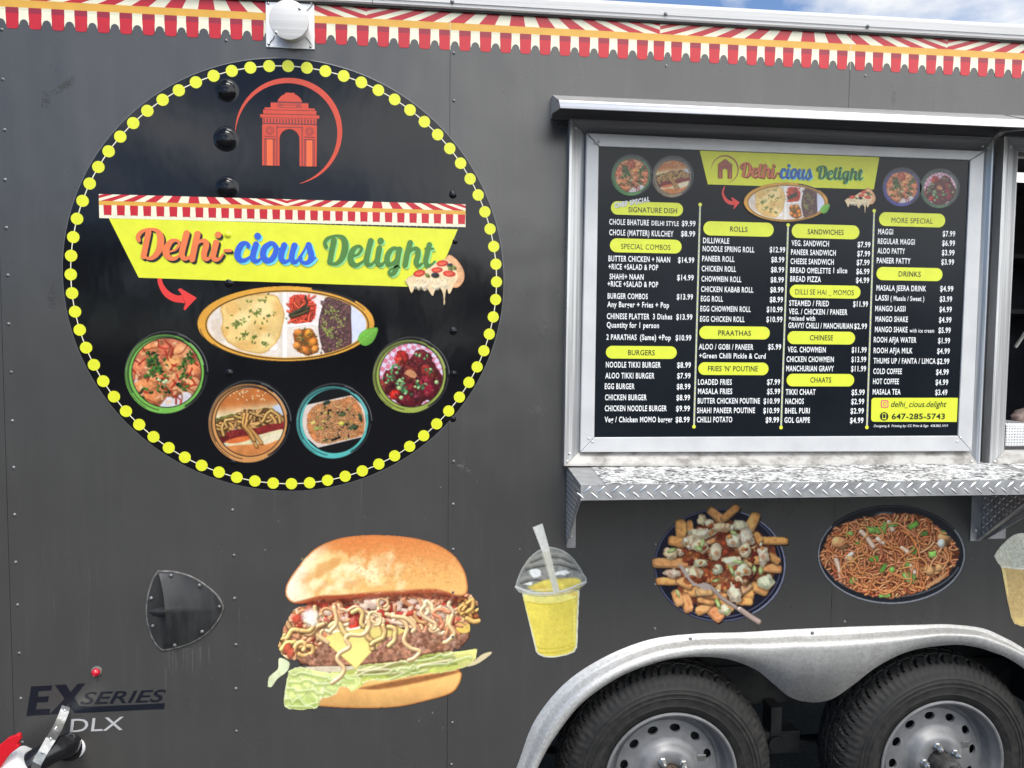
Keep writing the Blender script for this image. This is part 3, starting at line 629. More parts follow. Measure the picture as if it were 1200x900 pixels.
def dish_momo(place_, Y, parent, bg, ring_col, ss, label=None):
    """fried dumplings in red sauce with coriander; author frame: centre (345, 300), radius 215"""
    rs = np.random.RandomState(11); cx, cy, r = 345, 300, 213
    p = Pic((60, 30, 620, 560), *place_, ss=ss); p.ell(cx, cy-5, 262, 262, bg, shade=0); rings(p, cx, cy, r, ring_col, bg); circ_clip(p, cx, cy, r, r)
    p.ell(cx, cy, r, r, (205, 120, 85), shade=.1, tex=(.3, .02, 4))
    p.fill([(120, 330), (190, 360), (170, 420), (130, 420)], (225, 205, 200)); p.fill([(300, 510), (380, 430), (520, 430), (560, 520), (400, 560)], (228, 222, 226), tex=(.06, .05, 3))
    for (x, y, a, b, c) in ((240, 150, 90, 45, (226, 132, 80)), (190, 280, 75, 70, (222, 118, 82)), (345, 175, 50, 55, (206, 92, 66)), (450, 170, 70, 55, (232, 150, 100)), (520, 290, 60, 60, (224, 120, 76)), (400, 260, 80, 60, (236, 158, 92)), (300, 350, 80, 55, (224, 128, 78)), (220, 400, 85, 60, (232, 138, 84)), (270, 450, 95, 50, (214, 118, 70)), (430, 360, 80, 70, (216, 130, 80)), (510, 380, 60, 60, (232, 160, 110)), (400, 400, 70, 55, (190, 100, 62))):
        p.ell(x, y, a, b, tuple(.75*v+.25*w_ for v, w_ in zip(c, (250, 190, 130))), rot=rs.rand()*.8-.4, shade=.34, rag=18, ragf=.035, tex=(.24, .06, 4), gloss=.1)
        p.tube(curl(rs, x-a*.5, y+b*.3, a*1.5, 4, .6, th=-.4+rs.rand()), 5, (150, 66, 44), .2, 4, .7)
    for i in range(34):
        a = rs.rand()*6.28; q = r*math.sqrt(rs.rand())*.95; p.tube(curl(rs, cx+q*math.cos(a), cy+q*math.sin(a), 60, 4, .5), 4+3*rs.rand(), jit((188, 46, 34), .2, rs), .4, 4, .85)
    for i in range(40):
        a = rs.rand()*6.28; q = r*math.sqrt(rs.rand())*.95; p.ell(cx+q*math.cos(a), cy+q*math.sin(a), 16, 8, (252, 206, 156), rs.rand()*3, 0, 5, .1, .7)
    for (gx, gy, n_) in ((255, 210, 26), (290, 260, 22), (250, 330, 10), (470, 220, 22), (450, 310, 16), (320, 400, 10), (215, 420, 6), (300, 315, 10), (430, 390, 8)):
        for i in range(n_): p.ell(gx+rs.randn()*24, gy+rs.randn()*22, 8+8*rs.rand(), 5+5*rs.rand(), jit((66, 112, 44) if rs.rand() < .7 else (38, 66, 34), .3, rs), rs.rand()*3, .35, 5, .15)
    for (x, y) in ((330, 360), (345, 350), (300, 345)): p.ell(x, y, 14, 9, (214, 226, 168), .4, .3)
    p.clip = None
    return p.build('dish_picture', Y, parent, k=.74)
def dish_hotdog(place_, Y, parent, bg, ring_col, ss):
    rs = np.random.RandomState(5); cx, cy, r = 862, 605, 212
    p = Pic((580, 335, 1140, 860), *place_, ss=ss); p.ell(cx, cy-8, 262, 262, bg, shade=0); rings(p, cx, cy, r, ring_col, bg); circ_clip(p, cx, cy, r, r)
    p.ell(cx, cy, r, r, (222, 222, 226), shade=0)
    p.fill([(620, 560), (660, 480), (740, 420), (880, 395), (1000, 430), (1050, 520), (900, 540), (740, 580), (640, 600)], lambda X, Y: (C255((198, 116, 58))*(1-sm(470, 560, Y+.12*(X-860)))[..., None]+C255((246, 226, 178))*sm(470, 560, Y+.12*(X-860))[..., None]), tex=(.12, .02, 4))
    for i in range(26): p.ell(740+rs.rand()*220, 412+rs.rand()*60, 6, 4, (248, 226, 180), rs.rand()*3, .2)
    p.fill([(640, 590), (740, 560), (900, 530), (1010, 520), (1030, 560), (880, 590), (700, 650), (650, 640)], (120, 116, 58), tex=(.35, .05, 4), rag=8)
    p.fill([(1000, 510), (1045, 500), (1060, 560), (1040, 570)], (206, 212, 224))
    p.fill([(660, 690), (760, 655), (900, 628), (1000, 600), (1080, 580), (1080, 650), (1000, 680), (900, 700), (760, 725), (680, 735)], (132, 40, 40), tex=(.3, .05, 4), hi=(0, -1, .2))
    for i in range(50): p.ell(690+rs.rand()*380, 650+rs.randn()*24+25-(rs.rand()*.0), 7, 4, jit((172, 70, 58), .3, rs), rs.rand()*3, .3, alpha=.6)
    p.fill([(700, 740), (780, 712), (900, 690), (1080, 650), (1080, 720), (900, 760), (760, 775)], (238, 224, 178), tex=(.08, .04, 3)); p.fill([(700, 730), (780, 702), (880, 692), (850, 720), (760, 740)], (230, 120, 64), tex=(.1, .04, 3))
    p.fill([(700, 760), (800, 748), (950, 740), (1060, 715), (1000, 790), (880, 830), (760, 810)], (222, 140, 78), tex=(.12, .03, 4), hi=(0, 1, -.1))
    p.fill([(900, 720), (980, 690), (1070, 660), (1060, 700), (960, 745)], (246, 232, 196))
    old = p.clip; p.clip = old*pclip(p, [(640, 610), (720, 580), (780, 560), (830, 530), (900, 530), (980, 520), (1040, 545), (1080, 580), (1060, 610), (960, 625), (860, 650), (760, 650), (700, 690), (670, 700), (650, 660)], 6)
    p.put((slice(None), slice(None)), np.ones(p.X.shape), np.broadcast_to(C255((112, 80, 44)), p.X.shape+(3,)))
    for i in range(60): p.tube(curl(rs, 650+rs.rand()*420, 540+rs.rand()*120, 150, 7, .8, th=rs.randn()*.5), 9, jit((206, 158, 92), .12, rs), .6, 4, gloss=.12)
    p.clip = old
    for q in ([(700, 690), (690, 640), (720, 600), (760, 590)], [(720, 640), (710, 600), (760, 590)], [(1000, 540), (1040, 570), (1050, 610)]): p.tube(q, 9, (214, 168, 100), .55, 5, gloss=.15)
    for (a, b, c, d_) in ((830, 560, 905, 760), (850, 560, 935, 740), (845, 600, 890, 720)): p.tube([(a, b), (a-8, (b*2+d_)/3), ((a+c)/2, (b+d_*2)/3), (c, d_)], 10, (214, 158, 88), .55, 6, gloss=.15)
    p.clip = None
    return p.build('dish_picture', Y, parent, k=.74)
def dish_chow(place_, Y, parent, bg, ring_col, ss):
    rs = np.random.RandomState(8); cx, cy, r = 510, 482, 330
    p = Pic((75, 65, 935, 880), *place_, ss=ss); p.ell(cx-5, cy-5, 408, 402, bg, shade=0); rings(p, cx, cy, r, ring_col, bg); circ_clip(p, cx, cy, r*1.02, r*1.02)
    box_ = [(170, 320), (690, 208), (830, 330), (850, 560), (800, 650), (340, 762), (200, 640), (160, 480)]
    p.fill(box_, (236, 218, 206), smooth=False, tex=(.05, .01, 3))
    inner = [(230, 400), (300, 320), (420, 280), (560, 255), (690, 225), (780, 320), (830, 480), (820, 590), (780, 640), (560, 690), (430, 720), (320, 700), (250, 620), (220, 500)]
    p.fill(inner, (206, 130, 78), tex=(.35, .03, 4), rag=8)
    ins = lambda x, y: abs(x-525)/300+abs(y-480)/330 < .98
    old = p.clip; p.clip = old*pclip(p, inner, 14)
    for i in range(430):
        x, y = 230+rs.rand()*590, 250+rs.rand()*460
        if ins(x, y): p.tube(curl(rs, x, y, 130, 6, 1.0), 5, jit((236, 172, 118), .16, rs), .5, 3)
    for i in range(70):
        x, y = 240+rs.rand()*560, 260+rs.rand()*430
        if ins(x, y): p.ell(x, y, 12+12*rs.rand(), 6+6*rs.rand(), jit(((66, 84, 50), (60, 40, 36), (196, 190, 90), (44, 60, 44))[rs.randint(4)], .2, rs), rs.rand()*3, .3, 6, .1)
    p.clip = old
    for (x, y, a, b, c) in ((435, 285, 36, 22, (48, 66, 56)), (290, 500, 30, 22, (240, 214, 120)), (590, 505, 30, 22, (232, 220, 96)), (710, 545, 55, 22, (70, 92, 62)), (785, 440, 20, 50, (58, 76, 56)), (600, 410, 40, 18, (88, 104, 62)), (330, 560, 44, 22, (176, 176, 96)), (520, 670, 70, 12, (40, 34, 34))): p.ell(x, y, a, b, c, -.3, .35, 8, .06)
    p.clip = None
    return p.build('dish_picture', Y, parent, k=.74)
def dish_manch(place_, Y, parent, bg, ring_col, ss):
    rs = np.random.RandomState(9); cx, cy, r = 445, 468, 318
    p = Pic((40, 65, 845, 850), *place_, ss=ss); p.ell(cx-3, cy-8, 388, 384, bg, shade=0); rings(p, cx, cy, r, ring_col, bg); circ_clip(p, cx, cy, r, r)
    u = ((p.X*.94+p.Y*.34)//44+((-p.X*.34+p.Y*.94)//44)) % 2
    p.put((slice(None), slice(None)), np.ones(p.X.shape), np.where(u[..., None] > .5, C255((228, 132, 156)), C255((236, 222, 240))))
    p.fill([(170, 480), (240, 400), (330, 400), (420, 330), (500, 230), (600, 230), (660, 330), (750, 450), (750, 540), (690, 690), (560, 740), (520, 780), (360, 780), (250, 690), (150, 620)], (86, 26, 32), tex=(.4, .03, 4), rag=16, ragf=.02)
    for (x, y, a, b, c) in ((345, 300, 75, 70, (196, 44, 40)), (560, 300, 95, 80, (112, 30, 38)), (250, 500, 90, 95, (106, 30, 38)), (620, 440, 105, 60, (150, 46, 40)), (600, 560, 90, 75, (140, 32, 52)), (440, 460, 65, 75, (146, 56, 46)), (440, 620, 85, 70, (120, 32, 42)), (640, 630, 75, 70, (134, 26, 48)), (420, 730, 90, 50, (112, 26, 40)), (280, 670, 48, 50, (218, 46, 36)), (500, 680, 40, 36, (112, 30, 58)), (320, 330, 30, 50, (210, 70, 48)), (160, 580, 40, 60, (150, 60, 50))):
        p.ell(x, y, a, b, c, rs.rand(), .42, 30, .022, tex=(.5, .05, 5), gloss=.12)
        for k in range(7): p.ell(x+a*.7*rs.randn()*.6, y+b*.6*rs.randn()*.6, 14, 6, jit(((196, 110, 100), (56, 16, 24), (170, 60, 60))[rs.randint(3)], .2, rs), rs.rand()*3, .2, 5, .1, .7)
    for i in range(90):
        a = rs.rand()*6.28; q = 260*math.sqrt(rs.rand()); x, y = cx+q*math.cos(a), cy+50+q*.85*math.sin(a); p.ell(x, y, 10, 5, jit(((206, 120, 110), (60, 18, 26), (226, 92, 70))[rs.randint(3)], .2, rs), rs.rand()*3, .2, 4, .1, .55)
    p.fill([(370, 450), (430, 410), (500, 460), (470, 500)], (214, 150, 104), tex=(.15, .05, 3))
    for (gx, gy, n_, sd_) in ((350, 540, 16, 34), (520, 570, 14, 28), (260, 480, 12, 50), (390, 640, 8, 26), (540, 270, 7, 30), (290, 400, 6, 24), (620, 430, 6, 28), (320, 600, 6, 16)):
        for i in range(n_): p.ell(gx+rs.randn()*sd_, gy+rs.randn()*sd_*.7, 13+8*rs.rand(), 9+5*rs.rand(), jit(((96, 176, 108), (164, 206, 140), (64, 120, 70))[rs.randint(3)], .15, rs), rs.rand()*3, .35, 5, .1)
    for (x, y) in ((345, 695), (700, 540), (325, 600)): p.ell(x, y, 22, 22, (190, 214, 150), 0, .4)
    p.clip = None
    return p.build('dish_picture', Y, parent, k=.74)
def tray_pic(place_, Y, parent, bg, ss):
    rs = np.random.RandomState(4); p = Pic((40, 40, 1180, 530), *place_, ss=ss); cx, cy, rx, ry = 605, 290, 487, 200
    p.ell(600, 283, 540, 228, (228, 164, 62), shade=0, tex=(.05, .01, 2)); p.arc(608, 291, 497, 208, 0, 360, 2.6, (30, 26, 24)); p.arc(600, 300, 512, 216, 55, 150, 1.6, (30, 26, 24))
    p.arc(600, 296, 526, 222, 100, 175, 1.6, (40, 36, 30)); p.arc(600, 282, 530, 222, -72, -38, 6, bg); p.arc(598, 283, 520, 222, -60, -22, 1.8, (40, 30, 20))
    circ_clip(p, cx, cy, rx, ry); p.ell(cx, cy, rx, ry, (232, 220, 208), shade=0, tex=(.04, .02, 3))
    p.fill([(1000, 60), (1120, 60), (1120, 500), (1000, 500)], (216, 220, 240), smooth=False)
    for (x, y) in ((140, 260), (160, 330), (190, 190)): p.fill([(x, y), (x+60, y-10), (x+66, y+60), (x+6, y+70)], (222, 204, 186), False)
    p.fill([(580, 60), (606, 60), (606, 520), (580, 520)], (250, 246, 240), False, soft=4); p.fill([(560, 60), (582, 60), (582, 520), (560, 520)], (226, 214, 200), False, soft=5)
    p.fill([(205, 320), (212, 250), (200, 190), (240, 150), (330, 120), (440, 100), (540, 110), (570, 160), (592, 230), (570, 340), (540, 400), (470, 460), (360, 455), (250, 400), (225, 360)], (236, 200, 128), tex=(.12, .012, 4), rag=6, ragf=.03, edge=(14, (206, 158, 88)))
    for (x, y, a, b) in ((270, 190, 50, 40), (460, 310, 40, 26), (350, 410, 70, 30), (230, 330, 24, 30), (540, 190, 26, 50)): p.ell(x, y, a, b, (220, 164, 88), 0, 0, 14, .03, .5, soft=14)
    for (x, y, a, b) in ((460, 190, 70, 50), (340, 260, 50, 50), (480, 380, 40, 40)): p.ell(x, y, a, b, (250, 228, 170), 0, 0, 14, .03, .6, soft=20)
    for (gx, gy, n_, sd_) in ((420, 215, 18, 16), (300, 285, 18, 18), (350, 350, 12, 14), (475, 412, 6, 8), (400, 300, 26, 90), (430, 140, 10, 40), (495, 235, 5, 6), (405, 370, 6, 10)):
        for i in range(n_): p.ell(gx+rs.randn()*sd_, gy+rs.randn()*sd_*.7, 7+5*rs.rand(), 3+3*rs.rand(), jit((104, 122, 52), .25, rs), rs.rand()*3, .2)
    p.fill([(500, 440), (545, 400), (540, 445)], (250, 246, 240), False)
    # pickle compartment
    p.fill([(612, 80), (815, 80), (812, 150), (790, 280), (620, 290)], (240, 226, 222), True); p.fill([(620, 120), (700, 105), (770, 150), (785, 190), (760, 270), (650, 285), (625, 240)], (222, 74, 54), tex=(.2, .06, 3), rag=8)
    for i in range(60): p.tube(curl(rs, 640+rs.rand()*120, 125+rs.rand()*145, 40, 3, .4), 6, jit((236, 88, 62), .18, rs), .5, 3)
    p.tube([(630, 232), (680, 205), (735, 190)], 12, (58, 60, 40), .6); p.tube([(640, 240), (690, 225), (735, 205)], 9, (84, 70, 42), .6); p.tube([(700, 190), (728, 160), (720, 118)], 5, (54, 52, 36), .5)
    # curry compartment
    p.tube([(612, 300), (800, 296), (845, 470)], 9, (252, 248, 244), .15); p.tube([(798, 296), (830, 140)], 9, (252, 248, 244), .15)
    p.fill([(615, 315), (770, 308), (810, 400), (830, 480), (620, 480)], (234, 222, 212), False); p.fill([(645, 340), (740, 310), (780, 350), (800, 440), (740, 475), (660, 440)], (150, 84, 36), rag=8, tex=(.3, .05, 3))
    for (x, y, a, b, c) in ((740, 345, 26, 34, (226, 146, 50)), (680, 340, 30, 24, (206, 124, 56)), (765, 400, 26, 32, (222, 136, 48)), (670, 420, 30, 24, (216, 138, 62)), (725, 450, 40, 24, (206, 118, 52)), (690, 380, 26, 18, (196, 130, 66)), (780, 440, 24, 24, (220, 140, 62))): p.ell(x, y, a, b, c, .5, .5, 6, .06, tex=(.2, .08, 3))
    for i in range(22): p.ell(705+rs.randn()*28, 385+rs.randn()*34, 8, 4, jit((88, 108, 50), .3, rs), rs.rand()*3, .2)
    # bean curry
    p.fill([(830, 150), (860, 120), (985, 150), (998, 250), (998, 430), (930, 470), (840, 470), (798, 300)], (92, 62, 62), tex=(.35, .06, 4), edge=(12, (70, 44, 46)))
    for i in range(300): p.ell(815+rs.rand()*175, 135+rs.rand()*330, 9, 6, jit((120, 84, 82), .3, rs), rs.rand()*3, .55, alpha=.8)
    for (gx, gy, n_) in ((880, 215, 26), (930, 280, 16), (860, 340, 34), (835, 295, 10), (925, 420, 12)):
        for i in range(n_): p.ell(gx+rs.randn()*20, gy+rs.randn()*20, 6, 4, jit((150, 166, 78), .2, rs), rs.rand()*3, .2)
    p.clip = sm(2, -2, np.where(p.X < 800, 1, np.minimum(-1, (p.X-1000)*1e-9)-1)*0-5)  # whole sheet again for the leaf
    p.fill([(1040, 385), (1050, 350), (1090, 318), (1160, 308), (1150, 360), (1125, 400), (1090, 418), (1060, 410)], (112, 176, 64), hi=(-.5, -.5, .18), edge=(5, (76, 140, 46)))
    p.line([(1050, 400), (1150, 315)], 1.6, (160, 210, 110)); [p.line([(1065+20*k, 388-17*k), (1075+20*k, 360-15*k)], 1, (90, 150, 56)) for k in range(4)]; [p.line([(1065+20*k, 388-17*k), (1092+19*k, 388-16*k)], 1, (90, 150, 56)) for k in range(4)]
    return p.build('tray_picture', Y, parent)
def pizza_pic(place_, Y, parent, ss):
    rs = np.random.RandomState(6); p = Pic((690, 250, 1170, 650), *place_, ss=ss)
    p.fill([(1005, 300), (1040, 258), (1090, 285), (1135, 340), (1160, 400), (1155, 460), (1120, 505), (1085, 515), (1060, 490), (1090, 400)], (232, 176, 128), tex=(.16, .03, 4), edge=(8, (206, 140, 92)))
    p.fill([(698, 462), (740, 425), (830, 395), (930, 330), (1005, 295), (1060, 330), (1110, 420), (1075, 500), (1055, 545), (1040, 560), (1025, 520), (1012, 560), (1008, 640), (1000, 640), (995, 560), (970, 515), (935, 530), (915, 575), (895, 555), (870, 520), (850, 540), (825, 505), (800, 525), (775, 500), (760, 540), (745, 552), (725, 500)], (240, 212, 168), tex=(.12, .03, 4), hi=(0, 1, -.06))
    for i in range(40): p.ell(740+rs.rand()*300, 440+rs.rand()*80-.0, 10, 22, jit((250, 232, 198), .06, rs), 0, .3, 5, .05, .6)
    for (x, y, a, b, ro) in ((810, 403, 46, 26, -.2), (990, 325, 46, 24, -.1), (948, 376, 44, 22, -.05), (1043, 405, 50, 24, .1)):
        p.ell(x, y, a, b, (214, 48, 38), ro, .15); p.ell(x, y, a*.75, b*.7, (232, 76, 56), ro, .1); [p.ell(x-20+10*k, y+6*math.sin(k), 4, 3, (246, 190, 120), 0, 0) for k in range(5)]
    for (x, y, a, b) in ((934, 418, 32, 21), (1050, 342, 24, 18)): p.ell(x, y, a, b, (38, 34, 42), .1, .5, gloss=.4)
    for (x, y) in ((873, 420), (1082, 358), (1050, 365)): p.ell(x, y, 22, 14, (112, 128, 56), .8, .4, 6, .1)
    return p.build('pizza_picture', Y, parent)
PS = 2.3
YS = -.0014
dish_momo((130, 380, 5.293), YS, sign, BLK, (128, 196, 86), PS); dish_hotdog((130, 380, 5.293), YS, sign, BLK, (222, 156, 92), PS)
dish_chow((335, 440, 9.0), YS, sign, BLK, (96, 196, 190), PS); dish_manch((430, 385, 8.571), YS, sign, BLK, (166, 182, 82), PS)
tray_pic((220, 325, 5.217), YS-.0006, sign, BLK, PS); pizza_pic((370, 260, 6.6667), -.0042, sign, PS)

# burger on the lower wall; author frame (310, 610) at 3.915
def s_ok(p): return np.maximum(pclip(p, [(380, 760), (300, 700), (420, 660), (560, 648), (700, 610), (830, 585), (870, 605), (965, 590), (974, 600), (958, 648), (905, 676), (800, 700), (740, 702), (650, 718), (560, 735), (480, 735), (430, 770), (400, 785)], 4), pclip(p, [(110, 690), (160, 672), (260, 690), (360, 705), (440, 720), (410, 770), (345, 760), (330, 795), (300, 808), (255, 825), (240, 860), (185, 868), (110, 860), (90, 832), (98, 775)], 4))
def burger():
    rs = np.random.RandomState(21); p = Pic((5, 55, 1050, 875), 310, 610, 3.915, ss=2.2)
    p.fill([(15, 762), (22, 718), (62, 680), (68, 632), (112, 650), (104, 690), (60, 725), (32, 762)], (226, 232, 188), tex=(.12, .03, 3), hi=(-.4, -.5, .1))
    p.fill([(100, 740), (250, 700), (560, 690), (860, 680), (895, 690), (905, 710), (890, 755), (850, 795), (720, 832), (600, 855), (430, 860), (250, 850), (120, 820)], lambda X, Y: C255((240, 182, 110))*(1-.0*X[..., None])*(1.1-.22*sm(720, 860, Y))[..., None], tex=(.10, .02, 5), edge=(10, (190, 122, 66)))
    p.fill([(430, 770), (600, 735), (860, 690), (880, 700), (700, 745), (520, 775)], (128, 76, 44), tex=(.2, .05, 3), soft=8, alpha=.8)
    for i in range(0): p.ell(300+rs.rand()*560, 770+rs.rand()*70, 14, 8, jit((244, 200, 142), .08, rs), 0, 0, 4, .1, .25, soft=6)
    # lettuce
    p.fill([(380, 760), (300, 700), (420, 660), (560, 648), (700, 610), (830, 585), (870, 605), (965, 590), (974, 600), (958, 648), (905, 676), (800, 700), (740, 702), (650, 718), (560, 735), (480, 735), (430, 770), (400, 785)], (208, 214, 112), tex=(.22, .02, 4), rag=5, edge=(6, (226, 226, 160)))
    p.clip = pclip(p, [(380, 760), (300, 700), (420, 660), (560, 648), (700, 610), (830, 585), (870, 605), (965, 590), (974, 600), (958, 648), (905, 676), (800, 700), (740, 702), (650, 718), (560, 735), (480, 735), (430, 770), (400, 785)], 4)
    for i in range(46):
        x = 360+rs.rand()*500; y = 700-(x-420)*.16+rs.randn()*24; p.tube(curl(rs, x, y, 170, 5, .35, th=-.28+rs.randn()*.12), 4+7*rs.rand(), jit(((158, 166, 84), (234, 232, 178), (190, 194, 112), (214, 196, 140))[rs.randint(4)], .08, rs), .35, 4, .5)
    p.clip = None
    for q in ([(430, 690), (520, 680), (600, 652), (700, 640)], [(420, 716), (480, 690), (560, 684), (640, 690)], [(560, 705), (660, 690), (740, 660), (860, 640)]): p.tube(q, 6, (232, 220, 178), .3, 6, .8); p.tube([(x_, y_+9) for x_, y_ in q], 5, (138, 132, 74), .2, 6, .6)
    p.fill([(930, 655), (960, 645), (1000, 614), (1040, 602), (1038, 612), (1004, 640), (965, 662), (925, 670)], (226, 208, 166))
    p.fill([(870, 605), (965, 591), (973, 602), (958, 648), (900, 672), (880, 640)], (232, 228, 140), hi=(0, -1, .08), tex=(.1, .05, 3))
    p.fill([(110, 690), (160, 672), (260, 690), (360, 705), (440, 720), (410, 770), (345, 760), (330, 795), (300, 808), (255, 825), (240, 860), (185, 868), (110, 860), (90, 832), (98, 775)], (226, 234, 150), tex=(.2, .02, 4), rag=6, ragf=.03, edge=(7, (240, 240, 196)))
    p.clip = pclip(p, [(110, 690), (160, 672), (260, 690), (360, 705), (440, 720), (410, 770), (345, 760), (330, 795), (300, 808), (255, 825), (240, 860), (185, 868), (110, 860), (90, 832), (98, 775)], 4)
    for i in range(34):
        p.tube(curl(rs, 90+rs.rand()*300, 680+rs.rand()*160, 150, 5, .5, th=.7+rs.randn()*.4), 4+9*rs.rand(), jit(((190, 206, 120), (244, 244, 214), (212, 220, 146)), .0, rs)[rs.randint(3)] if False else ((194, 208, 124), (244, 244, 214), (214, 222, 150))[rs.randint(3)], .25, 4, .4)
    p.clip = None
    p.fill([(100, 820), (200, 810), (250, 830), (235, 862), (150, 866), (98, 850)], (176, 198, 98), tex=(.35, .05, 4), rag=10, alpha=.5, soft=12)
    p.clip = np.minimum(s_ok(p), 1)
    for x0, y0, x1, y1, n_, am in ((110, 700, 430, 728, 7, 9), (110, 735, 380, 752, 5, 10), (100, 775, 330, 790, 5, 10), (95, 820, 245, 842, 4, 8), (95, 850, 240, 862, 4, 6), (420, 752, 760, 688, 8, 7), (640, 690, 960, 625, 6, 6), (440, 715, 700, 668, 6, 6), (560, 660, 860, 612, 5, 5)):
        xs = np.sort(rs.rand(n_*2+1)); q = [(x0+(x1-x0)*t, y0+(y1-y0)*t+am*rs.randn()*.8) for t in xs]
        p.tube([(a, b+9) for a, b in q], 7, (140, 160, 72), 0, 5, .3); p.tube([(a, b+3) for a, b in q], 6, (196, 214, 116), .2, 5, .45); p.tube(q, 3.5, (246, 248, 210), .2, 5, .6)
    p.clip = None
    # patty
    p.fill([(150, 590), (260, 555), (420, 550), (560, 520), (720, 500), (880, 490), (934, 500), (938, 535), (900, 578), (840, 600), (740, 615), (640, 640), (520, 655), (400, 665), (270, 674), (180, 660), (145, 630)], (176, 124, 98), tex=(.5, .045, 6), rag=6, edge=(12, (98, 60, 44)))
    for i in range(420):
        x = 160+rs.rand()*760; y = 605-(x-160)*.10+rs.randn()*38; p.ell(x, y, 6+8*rs.rand(), 4+6*rs.rand(), jit(((200, 150, 120), (118, 74, 56), (216, 172, 146), (136, 86, 62))[rs.randint(4)], .1, rs), rs.rand()*3, .25, 4, .1, .6, soft=3) if p.a[min(max(int((y-55)/820*(p.ny-1)), 0), p.ny-1), min(max(int((x-5)/1045*(p.nx-1)), 0), p.nx-1)] > .5 and 515 < y+.0 < 672-(x-200)*.11 else None
    p.fill([(180, 672), (300, 668), (420, 672), (360, 692), (260, 694)], (224, 208, 178), tex=(.1, .05, 3))
    # bed of noodles
    p.fill([(72, 570), (105, 470), (140, 408), (200, 390), (180, 360), (350, 335), (640, 315), (900, 330), (960, 365), (965, 400), (985, 460), (930, 476), (935, 500), (870, 520), (700, 500), (600, 480), (470, 500), (340, 520), (240, 560), (150, 620), (110, 640), (80, 600)], (142, 82, 52), tex=(.35, .03, 4), rag=5)
    p.fill([(890, 455), (930, 450), (940, 510), (880, 508)], (240, 206, 104))
    def ok(x, y): return (y < 520-(x-250)*.02 or x < 250) and y > 338 and x > 80+max(0, (y-560)*.5)
    BED = [(66, 575), (100, 470), (140, 404), (200, 388), (180, 356), (350, 335), (640, 312), (900, 326), (962, 362), (975, 400), (992, 465), (930, 478), (935, 508), (870, 530), (700, 505), (620, 490), (470, 505), (330, 530), (250, 570), (220, 610), (150, 640), (105, 640), (75, 600)]
    p.clip = pclip(p, BED, 9, .04)
    def nood(n_, x0, x1, y0, y1, r=8.6, l=170):
        for i in range(n_): p.tube(curl(rs, x0+rs.rand()*(x1-x0), y0+rs.rand()*(y1-y0), l, 10, (1.25, 2.2)[rs.randint(2)]), r*(.8+.4*rs.rand()), jit(((246, 204, 152), (236, 182, 128), (250, 218, 172), (216, 152, 102), (232, 172, 124)), 0, rs)[0] if False else tuple(jit(((246, 200, 150), (238, 174, 124), (250, 214, 172), (212, 140, 96), (232, 150, 112), (226, 162, 118))[rs.randint(6)], .07, rs)), .44, 4, gloss=.2, ao=.55)
    nood(60, 90, 960, 340, 400); nood(100, 120, 940, 380, 500); nood(46, 70, 260, 470, 640)
    for i in range(26): x = 180+rs.rand()*740; p.ell(x, 360+rs.rand()*70, 30+26*rs.rand(), 8+12*rs.rand(), (92, 40, 30), rs.rand()*.6-.3, .2, 8, .05, .75, soft=5)
    for i in range(34): p.ell(130+rs.rand()*780, 380+rs.rand()*105, 16+16*rs.rand(), 7+8*rs.rand(), jit(((196, 64, 48), (170, 50, 40), (226, 120, 96))[rs.randint(3)], .1, rs), rs.rand()*3, .35, 8, .06, .85, gloss=.25)
    for (x, y, a, b) in ((400, 420, 34, 24), (420, 490, 36, 30), (540, 430, 26, 18), (690, 450, 36, 22), (720, 470, 30, 14), (860, 440, 16, 50), (830, 400, 24, 14), (155, 450, 26, 14), (105, 590, 18, 30), (215, 535, 22, 16), (350, 400, 26, 14), (570, 400, 30, 18), (460, 350, 40, 12), (880, 330, 40, 8)): p.ell(x, y, a, b, (200, 62, 50), rs.rand(), .4, 8, .05, .95, tex=(.2, .06, 3), gloss=.3)
    for (x, y, a, b) in ((490, 375, 40, 34), (460, 395, 24, 20), (640, 415, 34, 18), (750, 420, 50, 28), (670, 375, 34, 16), (800, 440, 28, 20), (640, 430, 22, 12), (520, 372, 36, 20), (780, 400, 60, 22), (610, 400, 24, 24), (340, 440, 24, 16), (720, 400, 30, 16), (290, 420, 22, 14)): p.ell(x, y, a, b, (250, 218, 194), rs.rand()*.5-.2, .3, 16, .04, .92, tex=(.14, .06, 3), gloss=.2)
    nood(30, 230, 940, 390, 490)
    for i in range(16): p.ell(160+rs.rand()*740, 385+rs.rand()*90, 12+16*rs.rand(), 6+8*rs.rand(), jit(((202, 70, 54), (222, 120, 98), (248, 214, 190))[rs.randint(3)], .08, rs), rs.rand()*3, .35, 10, .06, .85, gloss=.3)
    for k in range(7): p.tube(curl(rs, 890+rs.rand()*60, 370+rs.rand()*80, 90, 7, 1.7), 8, (228, 172, 98), .55, 3, gloss=.15)
    p.tube([(930, 450), (960, 465), (985, 462)], 12, (238, 186, 112), .5); p.tube([(930, 380), (955, 365), (955, 400), (930, 420)], 9, (236, 186, 110), .5)
    p.clip = None
    # cheese
    p.fill([(258, 545), (330, 512), (480, 492), (600, 484), (650, 505), (610, 528), (560, 535), (500, 592), (420, 680), (340, 612), (292, 568)], (250, 228, 136), smooth=False, tex=(.05, .01, 3), hi=(-.3, .8, .06), edge=(7, (240, 206, 106)))
    for i in range(6): p.tube(curl(rs, 270+rs.rand()*330, 470+rs.rand()*24, 120, 8, 1.2), 11, jit((240, 198, 132), .06, rs), .5, 4, gloss=.15)
